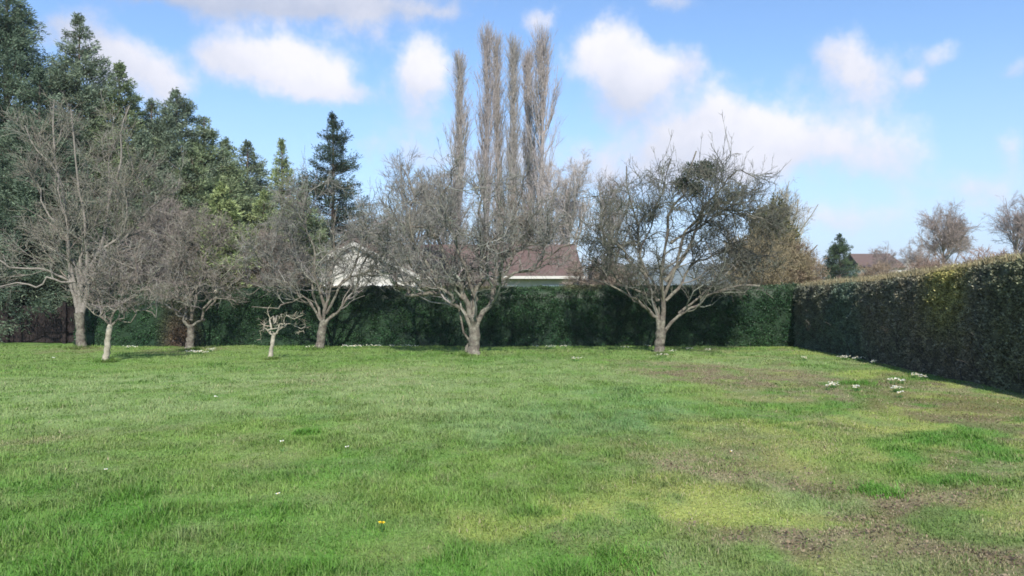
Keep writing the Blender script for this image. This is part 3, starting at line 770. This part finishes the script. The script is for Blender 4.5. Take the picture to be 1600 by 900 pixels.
def poplar(px, topy, D, wpx, seed, label, group, col=(.29, .26, .24)):
    rg = np.random.default_rng(seed)
    top = PT(px, topy, D); H = top[2]; base = np.array([top[0], D, 0.]); Rw = wpx / F * D
    root = thing('poplar_tree', base, label, 'poplar', group)
    k = 14; P = base + np.stack([np.cumsum(rg.normal(0, .05, k)), np.cumsum(rg.normal(0, .05, k)), np.linspace(-.05, H * .96, k)], 1)
    R = np.linspace(.32, .03, k)
    b = MB(); b.tubes(P[None], R[None], 8, col); b.build('trunk', M_TWIG, root)
    b = MB()
    nb = 92; t = rg.uniform(.10, .97, nb) ** .9
    Pp, d, r = sample(P[None], R[None], np.zeros(nb, int), t)
    a = rg.uniform(0, 2 * math.pi, nb)
    wid = Rw * np.interp(t, [0, .25, .6, .85, 1], [.65, .95, .9, .45, .05]) * rg.uniform(.15, 1.0, nb)
    L = np.minimum(rg.uniform(.12, .26, nb) * H, (1.02 - t) * H + .6)
    Q = np.zeros((nb, 8, 3))
    for j in range(8):
        s = j / 7
        Q[:, j] = Pp + np.stack([np.cos(a) * wid, np.sin(a) * wid, np.zeros(nb)], 1) * (s ** .6) + np.array([0, 0, 1]) * (L * s)[:, None] + rg.normal(0, .05, (nb, 3)) * (j > 0)
    Rq = np.linspace(.05, .015, 8)[None] * rg.uniform(.7, 1.3, nb)[:, None]
    b.tubes(Q, Rq, 4, np.array(col) * rg.uniform(.8, 1.2, (nb, 1)))
    for n_, ln in ((9, (.8, 2.6)), (5, (.4, 1.3))):
        Q, Rq = grow(Q, Rq, n_, .1, 1, (8, 30), ln, 4, .07, .12, .5, .0095, rg)
        b.tubes(Q, Rq, 3, np.array(col) * rg.uniform(.7, 1.35, (len(Q), 1)))
    b.build('crown', M_TWIG, root)

GPOP = 'row of tall bare poplars behind the house'
poplar(716, 104, 66, 20, 101, 'slim bare poplar at the left end of the poplar row, shorter than its neighbours', GPOP)
poplar(757, 56, 68, 23, 102, 'tallest bare poplar of the row behind the house', GPOP, (.28, .25, .24))
poplar(781, 72, 71, 16, 103, 'thin bare poplar, third from the left of the row', GPOP)
poplar(800, 74, 67, 14, 104, 'narrowest bare poplar, just left of the broad one', GPOP, (.27, .25, .23))
poplar(841, 66, 65, 38, 105, 'broadest bare poplar at the right end of the row', GPOP, (.29, .255, .24))
poplar(826, 96, 70, 20, 106, 'bare poplar partly hidden behind the broad one at the row end', GPOP, (.29, .255, .24))

GB = 'bare trees beyond the hedges'
bare_tree('bare_tree', 888, 215, 48, 62, 'pale leafless tree standing between the poplars and the wide right apple tree', 'tree', (.36, .32, .29), 201, GB, dens=.95)
bare_tree('bare_tree', 640, 225, 34, 85, 'thin twiggy leafless tree left of the poplars behind the house', 'tree', (.21, .195, .17), 202, GB, dens=.95, up=.1, r_min=.009)
bare_tree('bare_tree', 690, 262, 44, 70, 'low grey leafless tree right behind the centre apple tree', 'tree', (.20, .18, .16), 203, GB, dens=.8)
bare_tree('bare_tree', 580, 330, 46, 60, 'low reddish leafless tree above the white gable', 'tree', (.24, .17, .15), 204, GB, dens=.8)
bare_tree('bare_tree', 800, 285, 52, 70, 'brown leafless tree in front of the poplar bases', 'tree', (.22, .18, .14), 205, GB, dens=.85)
bare_tree('bare_tree', 955, 235, 55, 45, 'faint leafless tree seen behind the left side of the wide right apple tree', 'tree', (.26, .23, .21), 206, GB, dens=.8)
bare_tree('bare_tree', 1228, 275, 34, 48, 'upright leafless tree rising above the ivy covered one', 'tree', (.30, .27, .20), 207, GB, dens=.8, up=.12, r_min=.009)
bare_tree('bare_tree', 1480, 315, 62, 62, 'round headed leafless tree beyond the right hedge', 'tree', (.27, .22, .19), 208, GB, dens=1.0)
bare_tree('bare_tree', 1592, 296, 66, 62, 'leafless tree beyond the right hedge at the photo edge', 'tree', (.27, .22, .20), 209, GB, dens=.9)
bare_tree('bare_tree', 1690, 300, 55, 70, 'leafless tree beyond the right hedge outside the photo edge', 'tree', (.25, .2, .17), 210, GB, dens=.9)
bare_tree('bare_tree', 1436, 362, 80, 34, 'low hazy leafless tree right of the distant red roof', 'tree', (.26, .22, .20), 212, GB, dens=.8)
bare_tree('bare_tree', 1380, 378, 92, 30, 'small hazy leafless tree behind the distant red roof', 'tree', (.25, .20, .18), 211, GB, dens=.8)

def shrub(px, topy, D, wpx, label, col, seed, n=26):
    rg = np.random.default_rng(seed); top = PT(px, topy, D); H = top[2]; Rw = wpx / F * D
    base = np.array([top[0], D, 0.]); root = thing('bare_shrub', base, label, 'shrub', 'bare shrubs behind the hedges')
    a = rg.uniform(0, 2 * math.pi, n); q = rg.uniform(0, 1, n) ** .6
    s = np.linspace(0, 1, 7)
    P = base + np.stack([np.outer(np.cos(a) * q * Rw, s), np.outer(np.sin(a) * q * Rw, s), np.outer(H * rg.uniform(.6, .9, n) * np.sqrt(1 - .6 * q * q), s ** .8)], -1) + rg.normal(0, .04, (n, 7, 3)) * s[None, :, None]
    R = np.linspace(.04, .014, 7)[None] * np.ones((n, 1))
    b = MB(); b.tubes(P, R, 4, np.array(col) * .9); b.build('stems', M_TWIG, root)
    b = MB(); Q, Rq = P, R
    for n_, ln in ((10, (H * .15, H * .35)), (8, (H * .08, H * .18)), (7, (H * .04, H * .1))):
        Q, Rq = grow(Q, Rq, n_, .25, 1, (20, 60), ln, 5, .2, .04, .5, .008, rg)
        b.tubes(Q, Rq, 3, np.array(col) * rg.uniform(.6, 1.35, (len(Q), 1)))
    b.build('twigs', M_TWIG, root)
shrub(1190, 345, 26.5, 62, 'broad brown shrub behind the back hedge, under the ivy covered tree', (.24, .20, .12), 301)
shrub(1245, 385, 27, 40, 'low brown shrub over the corner where the hedges meet', (.26, .20, .14), 302)
shrub(950, 385, 27, 60, 'brown shrub behind the back hedge just right of the red roof', (.20, .165, .13), 303)
shrub(1555, 382, 34, 50, 'reddish shrub behind the tall end of the right hedge', (.27, .17, .12), 304)
shrub(1450, 396, 44, 40, 'low reddish shrub between the distant house and the round headed tree', (.25, .18, .14), 309)
shrub(1375, 404, 48, 40, 'dull brown shrub in front of the distant house', (.25, .19, .13), 305)
shrub(720, 395, 29, 60, 'grey shrub behind the back hedge between gable and red roof', (.19, .16, .14), 306)
shrub(430, 350, 29, 50, 'tall grey brown shrub left of the white gable', (.20, .17, .14), 307)
shrub(250, 300, 27, 50, 'tall grey twiggy shrub in front of the conifer row', (.20, .175, .15), 308)

# ------------------------------------------------------------------ conifers
def conifer(name, px, topy, D, w, cols, seed, label, group=None, low=.06, dens=1.0, power=.8, droop=-.07, spray=.16, cat='conifer', lift=.12, irregular=.30):
    rg = np.random.default_rng(seed)
    top = PT(px, topy, D); H = top[2]; base = np.array([top[0], D, 0.])
    root = thing(name, base, label, cat, group)
    b = MB(); k = 10
    P = base + np.stack([np.zeros(k), np.zeros(k), np.linspace(-.05, H * .99, k)], 1)
    b.tubes(P[None], np.linspace(H * .016, .02, k)[None], 8)
    nb = int(H * 34 * dens)
    h = low + (1 - low) * rg.uniform(0, 1, nb) ** 1.15
    h = np.sort(h); L = w * (np.minimum((1 - h) ** np.maximum(power, .7), (1 - h) * 1.9) * 1.06 + .012) * (1 - irregular + irregular * 1.7 * rg.uniform(0, 1, nb) ** 1.3)
    L *= np.clip(.72 + h * 3, 0, 1)
    a = rg.uniform(0, 2 * math.pi, nb)
    d = np.stack([np.cos(a), np.sin(a), lift + .30 * h], 1)
    Q = np.zeros((nb, 6, 3)); Q[:, 0] = base + np.stack([np.zeros(nb), np.zeros(nb), h * H], 1)
    for j in range(1, 6):
        d = d + rg.normal(size=(nb, 3)) * .07; d[:, 2] += droop * (1 - h) * (1.0 if j < 4 else -.5)
        d /= np.linalg.norm(d, axis=1, keepdims=True); Q[:, j] = Q[:, j - 1] + d * (L / 5)[:, None]
    b.tubes(Q, np.linspace(.03, .008, 6)[None] * (L / w + .3)[:, None], 4)
    b.build('trunk', M_CONW, root)
    ns = np.maximum((L * 23 * dens).astype(int), 10)
    idx = np.repeat(np.arange(nb), ns); m = len(idx)
    t = rg.uniform(.12, 1.0, m) ** .75
    p, dd, _ = sample(Q, np.ones((nb, 6)), idx, t)
    lat = np.cross(dd, [0, 0, 1.]); lat /= np.linalg.norm(lat, axis=1, keepdims=True) + 1e-9
    sgn = rg.choice([-1, 1], m); off = rg.uniform(0, 1, m) * (.05 + .26 * L[idx] * (1.15 - t))
    cp = p + lat * (sgn * off)[:, None] + np.stack([rg.normal(0, .05, m), rg.normal(0, .05, m), -off * .25 + rg.normal(0, .07, m)], 1)
    dirv = dd * .9 + lat * (sgn * .7)[:, None]
    nq = 8
    cp = np.repeat(cp, nq, 0) + rg.normal(0, 1, (m * nq, 3)) * np.repeat(np.clip(L[idx] * .06, .02, .08), nq)[:, None]; dv = np.repeat(dirv, nq, 0) + rg.normal(0, .6, (m * nq, 3)) + np.array([0, 0, .25])
    bv = rg.uniform(0, 1, nb)[idx]
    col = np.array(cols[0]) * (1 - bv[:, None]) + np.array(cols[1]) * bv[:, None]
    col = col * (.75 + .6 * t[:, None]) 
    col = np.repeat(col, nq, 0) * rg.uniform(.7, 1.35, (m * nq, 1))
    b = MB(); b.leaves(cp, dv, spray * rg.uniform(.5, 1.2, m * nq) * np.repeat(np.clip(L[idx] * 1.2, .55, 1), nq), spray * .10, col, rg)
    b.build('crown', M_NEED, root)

BLUE = ((.105, .140, .095), (.165, .200, .130)); DK = ((.072, .105, .072), (.110, .148, .095)); YG = ((.16, .205, .085), (.23, .27, .115)); MG = ((.110, .150, .080), (.18, .215, .11))
GC = 'conifers standing behind the lawn on the left'
conifer('conifer_tree', -130, -160, 27, 3.6, DK, 401, 'huge dark conifer outside the photo edge beside the left conifers', GC)
conifer('conifer_tree', 8, -60, 27.5, 3.7, DK, 402, 'tallest and darkest conifer at the left photo edge', GC, power=.75)
conifer('conifer_tree', 60, 110, 26.0, 2.8, DK, 413, 'dark low conifer skirt between the two tallest left conifers', GC, power=.7)
conifer('conifer_tree', 122, 24, 28.5, 3.7, BLUE, 403, 'tall blue green conifer with a thin leader, second from the photo edge', GC, power=.8)
conifer('conifer_tree', 185, 98, 29, 2.9, MG, 404, 'blunt green conifer touching the right side of the one with a thin leader', GC, power=.55)
conifer('conifer_tree', 236, 158, 30, 2.8, BLUE, 405, 'narrow conifer just left of the bushy middle one', GC, power=.7)
conifer('conifer_tree', 275, 140, 30.5, 3.7, BLUE, 406, 'bushy blue green conifer in the middle of the left conifers', GC, power=.65)
conifer('conifer_tree', 318, 182, 31, 3.1, MG, 407, 'green conifer on the right shoulder of the bushy middle one', GC, power=.7)
conifer('conifer_tree', 352, 218, 32, 2.8, MG, 408, 'conifer second from the right end of the left conifers', GC, power=.7)
conifer('conifer_tree', 386, 222, 33, 2.5, BLUE, 409, 'conifer at the right end of the left conifers, beside the sky gap', GC, power=.65)
conifer('cypress_tree', 345, 290, 28, 1.9, YG, 410, 'yellow green bushy evergreen in front of the left conifers', GC, power=.45, spray=.22, cat='evergreen')
conifer('conifer_tree', 440, 220, 36, 2.9, YG, 411, 'slender yellow green conifer just left of the dark fir', GC, power=1.0, dens=1.0)
conifer('cypress_tree', 475, 290, 34, 1.8, MG, 414, 'short rounded evergreen between the slender conifer and the dark fir', GC, power=.5, cat='evergreen')
conifer('fir_tree', 520, 178, 38, 2.9, ((.028, .042, .028), (.050, .080, .045)), 412, 'dark fir with layered side branches standing alone against the sky', None, power=.62, droop=.0, irregular=.6, cat='fir tree', low=.2, dens=.8)
conifer('conifer_tree', 1312, 366, 60, 2.3, ((.035, .06, .035), (.07, .10, .045)), 415, 'small round dark evergreen in the gap above the hedge corner', None, power=.42, cat='evergreen', irregular=.2)
conifer('conifer_tree', 92, 175, 27.2, 2.5, BLUE, 421, 'shorter conifer in the gap below the thin leader, behind the tall spreading tree', GC, power=.6)
conifer('conifer_tree', 158, 175, 28.0, 2.4, MG, 422, 'shorter green conifer below the blunt one, behind the tall spreading tree', GC, power=.6)
conifer('conifer_tree', 222, 205, 28.5, 2.4, BLUE, 423, 'shorter conifer below and left of the bushy middle one', GC, power=.6)
conifer('conifer_tree', 300, 232, 29.5, 2.3, MG, 424, 'shorter conifer below and right of the bushy middle one', GC, power=.6)
conifer('conifer_tree', 412, 300, 31, 1.9, YG, 425, 'low light green conifer in the sky gap right of the left conifers', GC, power=.6)
# ivy covered tree behind the corner
def ivy_tree(px, topy, D, wpx, seed, label, col, n=26000):
    root = bare_tree('ivy_tree', px, topy - 15, D, wpx, label, 'tree', (.25, .22, .15), seed, None, dens=.6, r_min=.01)
    rg = np.random.default_rng(seed + 1); top = PT(px, topy, D); H = top[2]
    P = np.array([top[0], D, H * .52]); q = rg.normal(size=(n, 3)); q /= np.linalg.norm(q, axis=1, keepdims=True)
    lump = .75 + .5 * fbm(np.arctan2(q[:, 1], q[:, 0]) * 2.2 + 9, q[:, 2] * 3, seed, 3)
    q = q * (rg.uniform(.1, 1, (n, 1)) ** .35) * lump[:, None] * np.array([wpx / F * D * .8, wpx / F * D * .8, H * .46])
    b = MB(); b.leaves(P + q, q + rg.normal(size=(n, 3)) * 1.0, .13 * rg.uniform(.6, 1.3, n), .035, np.array(col) * rg.uniform(.5, 1.5, (n, 1)), rg)
    b.build('ivy', M_NEED, root)
ivy_tree(1208, 312, 33, 46, 501, 'ivy covered tree of dull olive green behind the hedge corner', (.13, .125, .05))

# ------------------------------------------------------------------ house behind the hedge
def brick_roof_mat():
    m = bpy.data.materials.new('red_roof_tiles'); m.use_nodes = True; t = m.node_tree; p = t.nodes['Principled BSDF']
    c = nd(t, 'ShaderNodeTexCoord'); br_ = nd(t, 'ShaderNodeTexBrick'); br_.inputs['Scale'].default_value = 1.0
    br_.inputs['Color1'].default_value = (.095, .052, .043, 1); br_.inputs['Color2'].default_value = (.125, .070, .058, 1); br_.inputs['Mortar'].default_value = (.09, .05, .04, 1)
    br_.inputs['Brick Width'].default_value = .3; br_.inputs['Row Height'].default_value = .3; br_.inputs['Mortar Size'].default_value = .03
    t.links.new(c.outputs['Object'], br_.inputs['Vector'])
    n = nd(t, 'ShaderNodeTexNoise'); n.inputs['Scale'].default_value = 1.5; n.inputs['Detail'].default_value = 5; t.links.new(c.outputs['Object'], n.inputs['Vector'])
    x = nd(t, 'ShaderNodeMix', data_type='RGBA'); t.links.new(n.outputs['Fac'], x.inputs['Factor']); t.links.new(br_.outputs[0], x.inputs['A']); x.inputs['B'].default_value = (.10, .075, .062, 1)
    t.links.new(x.outputs['Result'], p.inputs['Base Color']); p.inputs['Roughness'].default_value = .85
    return m
M_ROOF = brick_roof_mat()
def slab(b, a, c, d, e, th):
    """roof slab with corners a,c,d,e (eave left, eave right, ridge right, ridge left) and thickness th"""
    v = np.array([a, c, d, e], float); n = np.cross(v[1] - v[0], v[3] - v[0]); n /= np.linalg.norm(n)
    V = np.concatenate([v, v - n * th]); b.raw(V, [[0, 1, 2, 3], [7, 6, 5, 4], [0, 4, 5, 1], [1, 5, 6, 2], [2, 6, 7, 3], [3, 7, 4, 0]])
def wall_box(b, x0, x1, y0, y1, z0, z1): b.box(((x0 + x1) / 2, (y0 + y1) / 2, (z0 + z1) / 2), (x1 - x0, y1 - y0, z1 - z0))
hs_ = thing('house', (0, 36, 0), 'white rendered bungalow with red tiled roof behind the back hedge', 'house')
D = 34.0
xg0 = (452 - 800) / F * D; xg1 = (652 - 800) / F * D; xm1 = (918 - 800) / F * D
zE = EYE + (HZ - 433) / F * D; zR = EYE + (HZ - 384) / F * D
b = MB()
wall_box(b, xg0 + .3, xg1 - .1, D, D + 9, 0, zE)
xm = (xg0 + xg1) / 2 + .05; gpk = zR + .25
V = np.array([[xg0 + .3, D, zE], [xg1 - .1, D, zE], [xm, D, gpk - .3], [xm, D, gpk - .3], [xg0 + .3, D + 9, zE], [xg1 - .1, D + 9, zE], [xm, D + 9, gpk - .3], [xm, D + 9, gpk - .3]])
b.raw(V, [[0, 1, 2, 3], [5, 4, 7, 6], [0, 3, 7, 4], [1, 5, 6, 2]])
wall_box(b, xg1 - .1, xm1 - .3, D + 2.0, D + 8.5, 0, zE - .003)
b.build('wall', M_WHITE, hs_, smooth=False)
b = MB()
slab(b, (xg0, D - .15, zE - .08), (xg0, D + 9.4, zE - .08), (xm, D + 9.4, gpk), (xm, D - .15, gpk), .14)
slab(b, (xg1 + .15, D + 9.4, zE - .08), (xg1 + .15, D - .15, zE - .08), (xm, D - .15, gpk + .002), (xm, D + 9.4, gpk + .002), .14)
b.build('roof', M_ROOF, hs_, smooth=False)
rr_ = zE + .06; yr = D + 5.2
zr2 = EYE + (HZ - 382) / F * yr
b = MB()
slab(b, (xg1 - .4, D + 1.6, rr_), (xm1, D + 1.6, rr_), (xm1 - .1, yr, zr2), (xg1 - 2.2, yr, zr2), .14)
slab(b, (xm1, D + 8.9, rr_), (xg1 - .4, D + 8.9, rr_), (xg1 - 2.2, yr, zr2 + .002), (xm1 - .1, yr, zr2 + .002), .14)
b.build('roof', M_ROOF, hs_, smooth=False)
b = MB(); V = np.array([[xm1 - .3, D + 2.0, zE], [xm1 - .3, D + 8.5, zE], [xm1 - .3, yr, zr2 - .3], [xm1 - .3, yr, zr2 - .3]])
b.raw(np.concatenate([V, V - np.array([.2, 0, 0])]), [[0, 1, 2, 3], [7, 6, 5, 4]]); b.build('gable_end', M_WHITE, hs_, smooth=False)
b = MB(); wall_box(b, xg1 + .1, xm1 + .02, D + 1.47, D + 1.58, rr_ - .10, rr_ + .03); b.build('gutter', M_WHITE, hs_, smooth=False)
for s, xe in ((1, xg0), (-1, xg1 + .15)):
    b = MB(); a = np.array([xe, D - .18, zE - .14]); c = np.array([xm, D - .18, gpk - .06])
    V = np.array([a, a + [0, 0, .2], c + [0, 0, .0], c - [0, 0, .2]]); V2 = V + np.array([0, -.03, 0])
    b.raw(np.concatenate([V, V2]), [[0, 1, 2, 3], [7, 6, 5, 4], [0, 4, 5, 1], [1, 5, 6, 2], [2, 6, 7, 3], [3, 7, 4, 0]])
    b.build('bargeboard', M_WHITE, hs_, smooth=False)
def window(parent, x, y, z, w, h):
    b = MB()
    for (cx_, cz_, sw, sh) in ((0, h / 2 - .03, w, .06), (0, -h / 2 + .03, w, .06), (-w / 2 + .03, 0, .06, h - .12), (w / 2 - .03, 0, .06, h - .12), (0, 0, .05, h - .12)):
        b.box((x + cx_, y - .02, z + cz_), (sw, .06, sh))
    f = b.build('window', M_TRIM, parent, smooth=False)
    q = MB(); q.box((x, y - .004, z), (w - .1, .02, h - .1)); g = q.build('pane', M_GLASS, None, smooth=False, origin=tuple(parent.location)); g.location = (0, 0, 0); g.parent = f
window(hs_, xg0 + 1.7, D, 1.5, 1.2, 1.1); window(hs_, xg0 + 4.2, D, 1.5, 1.2, 1.1)
for k in range(3): window(hs_, xg1 + 1.6 + 2.4 * k, D + 2.0, 1.5, 1.2, 1.1)

# distant house on the right
D = 95.0
h2 = thing('house', ((1385 - 800) / F * D, D, 0), 'distant house with a dull red roof and pale gable above the right hedge', 'house')
x0 = (1345 - 800) / F * D; x1 = (1412 - 800) / F * D; ze = EYE + (HZ - 416) / F * D; zr = EYE + (HZ - 394) / F * D
b = MB(); wall_box(b, x0, x1 + 2.2, D, D + 7, 0, ze)
V = np.array([[x1, D, ze], [x1 + 2.2, D, ze], [x1 + .6, D, zr - .8], [x1 + .6, D, zr - .8]]); b.raw(np.concatenate([V, V + np.array([0, 7, 0])]), [[0, 1, 2, 3], [7, 6, 5, 4], [1, 5, 6, 2], [0, 3, 7, 4]])
b.build('wall', M_WHITE, h2, smooth=False)
b = MB(); slab(b, (x0 - .3, D - .4, ze - .1), (x1 + .3, D - .4, ze - .1), (x1 - .1, D + 3.5, zr), (x0 + .2, D + 3.5, zr), .15)
slab(b, (x1 + 2.3, D + 7.4, ze - .1), (x0 - .3, D + 7.4, ze - .1), (x0 + .2, D + 3.5, zr + .003), (x1 + .1, D + 3.5, zr + .003), .15)
b.build('roof', M_ROOF, h2, smooth=False)

# ------------------------------------------------------------------ fence panel under the left conifers
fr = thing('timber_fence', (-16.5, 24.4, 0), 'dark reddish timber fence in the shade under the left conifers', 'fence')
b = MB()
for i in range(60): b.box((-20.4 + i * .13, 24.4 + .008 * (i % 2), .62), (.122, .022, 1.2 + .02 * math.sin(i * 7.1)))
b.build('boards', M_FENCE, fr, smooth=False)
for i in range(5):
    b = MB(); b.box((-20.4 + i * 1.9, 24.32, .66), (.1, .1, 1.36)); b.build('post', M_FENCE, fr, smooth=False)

# ------------------------------------------------------------------ flowers
def flower(x, y, label, cat, n, rr, hd, name, group, petal='white', seed=0, hh=.07):
    rg = np.random.default_rng(seed); z0 = float(gh(np.array([x]), np.array([y]))[0])
    q = rg.normal(size=(n, 2)) * rr * .5 * np.array([1.35, .8]); h = hh * rg.uniform(.7, 1.2, n)
    b = MB(); T = np.stack([x + q[:, 0], y + q[:, 1], z0 + h], 1); B = np.stack([x + q[:, 0] * .6, y + q[:, 1] * .6, np.full(n, z0 - .01)], 1)
    b.tubes(np.stack([B, (T + B) / 2 + rg.normal(0, .004, (n, 3)), T], 1), np.full((n, 3), .0016), 3, (.08, .16, .04))
    nl = 4 * n; li = rg.integers(0, n, nl)
    b.leaves(B[li], rg.normal(size=(nl, 3)) * .6 + np.array([0, 0, 1]), hh * .8, .005, (.07, .17, .04), rg)
    m = 8 if petal == 'white' else 18; pc = (.85, .85, .80) if petal == 'white' else (.85, .62, .03)
    for i in range(n):
        a = np.arange(m) * 2 * math.pi / m + rg.uniform(0, 1); tl = rg.normal(0, .25, 2) + np.array([0, -.35])
        dv = np.stack([np.cos(a), np.sin(a), .25 + np.cos(a) * tl[0] + np.sin(a) * tl[1]], 1)
        b.leaves(np.tile(T[i], (m, 1)), dv, hd * rg.uniform(.8, 1.15), hd * .3, pc, rg)
        b.tubes(np.array([[T[i] - [0, 0, .002], T[i] + [0, 0, .004], T[i] + [0, 0, .005]]]), np.array([[hd * .28, hd * .25, .0004]]), 6, (.8, .55, .04))
    return tag(b.build(name, M_FLOWER, origin=(x, y, z0)), label, cat, group)
GF = 'clumps of small white flowers in the lawn'
FL = [ (1300, 606, 16, .085, 'white flower clump, left one of the pair nearest the camera by the right hedge'),
       (1294, 610, 8, .06, 'small white flower clump touching the left one of the pair by the right hedge'),
       (1338, 612, 16, .08, 'white flower clump on the brown patch right of the pair by the right hedge'),
       (1393, 600, 8, .05, 'small white flower clump, left of two level with each other near the right hedge'),
       (1406, 600, 9, .05, 'small white flower clump, right of two level with each other near the right hedge'),
       (1401, 614, 14, .08, 'white flower clump just below the two level ones near the right hedge'),
       (1404, 621, 6, .05, 'thin trail of white flowers below the largest clump near the right hedge'),
       (1320, 562, 20, .13, 'wide white flower clump at the foot of the right hedge near the corner'),
       (1340, 563, 12, .12, 'pale flower clump at the hedge foot, next to the wide one near the corner'),
       (1366, 569, 10, .07, 'single white flower clump at the hedge foot between the wide one and the long pair'),
       (1427, 588, 12, .08, 'white flower clump farthest right along the hedge foot, left half of a long pair'),
       (1440, 590, 10, .07, 'white flower clump farthest right along the hedge foot, right half of a long pair'),
       (1256, 562, 8, .10, 'faint flower clump on the lawn in front of the hedge corner'),
       (1035, 560, 12, .09, 'white flower clump at the foot of the wide right apple tree'),
       (1050, 553, 8, .08, 'small white flower clump right of the wide right apple tree trunk'),
       (1075, 547, 8, .07, 'tiny white flower clump by the back hedge right of the wide apple tree'),
       (1106, 549, 10, .09, 'white flower clump by the back hedge halfway to the corner'),
       (1012, 545, 8, .10, 'white flower clump by the back hedge left of the wide right apple tree'),
       (974, 546, 6, .10, 'dim flower clump by the back hedge between the centre and right apple trees'),
       (901, 566, 12, .09, 'lone white flower clump on open grass between the centre and right apple trees'),
       (860, 543, 24, .16, 'wide white flower clump at the hedge foot right of the centre apple tree'),
       (881, 544, 12, .10, 'smaller white flower clump beside the wide one right of the centre apple tree'),
       (840, 541, 6, .08, 'small white flower clump left of the wide one right of the centre apple tree'),
       (640, 544, 14, .18, 'pale flower clump at the right end of the hedge foot strip'),
       (612, 544, 12, .16, 'pale flower clump second from the right in the hedge foot strip'),
       (585, 545, 14, .18, 'pale flower clump in the middle of the hedge foot strip'),
       (557, 545, 26, .18, 'brightest white flower clump of the hedge foot strip'),
       (540, 543, 12, .12, 'white flower clump right of the dense rounded apple tree trunk'),
       (484, 545, 8, .14, 'dim flower clump left of the dense rounded apple tree trunk'),
       (312, 553, 34, .24, 'long white flower clump in front of the short crooked apple tree'),
       (300, 553, 16, .14, 'left end white flower clump in front of the short crooked apple tree'),
       (330, 550, 14, .14, 'right end white flower clump in front of the short crooked apple tree'),
       (202, 538, 18, .16, 'white flower clump at the hedge foot right of the slim pale trunk') ]
for i, (px, py, n, rr, lab) in enumerate(FL):
    X, Y = GP(px, max(py, 545)); Y = min(Y, 22.3)
    flower(X, Y, lab, 'flowers', n, rr, .024, 'flower_clump', GF, seed=900 + i, hh=.085)
DL = [ (167, 749, 'single daisy on the left of the lawn'), (435, 795, 'single daisy nearest the camera, left of the dandelion'), (543, 713, 'single daisy in the middle of the lawn'),
       (441, 705, 'faint daisy left of the middle one'), (84, 566, 'single daisy far left near the tall spreading tree'), (1141, 718, 'single daisy in the worn brown right part'), (338, 628, 'tiny daisy on the far left grass'),]
for i, (px, py, lab) in enumerate(DL):
    X, Y = GP(px, py); flower(X, Y, lab, 'daisy', 1, .0, .016 + .0012 * Y, 'daisy_flower', 'daisies in the lawn', seed=950 + i, hh=.09)
X, Y = GP(597, 832); flower(X, Y, 'yellow dandelion in the grass near the camera', 'dandelion', 1, .0, .026, 'dandelion_flower', None, petal='yellow', seed=990, hh=.09)

# ------------------------------------------------------------------ haze
bpy.context.view_layer.update()
HAZE = True
if HAZE:
    b = MB(); b.box((0, 0, 49), (3700, 3700, 104)); hz_ = b.build('haze', bpy.data.materials.new('haze_air'), smooth=False)
    hm = hz_.data.materials[0]; hm.use_nodes = True; t = hm.node_tree; t.nodes.clear()
    o = nd(t, 'ShaderNodeOutputMaterial'); v = nd(t, 'ShaderNodeVolumePrincipled'); v.inputs['Density'].default_value = .00032
    v.inputs['Color'].default_value = (.80, .88, 1, 1); v.inputs['Anisotropy'].default_value = 0.0
    t.links.new(v.outputs[0], o.inputs['Volume'])
    tag(hz_, 'thin pale haze over the whole garden', 'haze', kind='stuff')
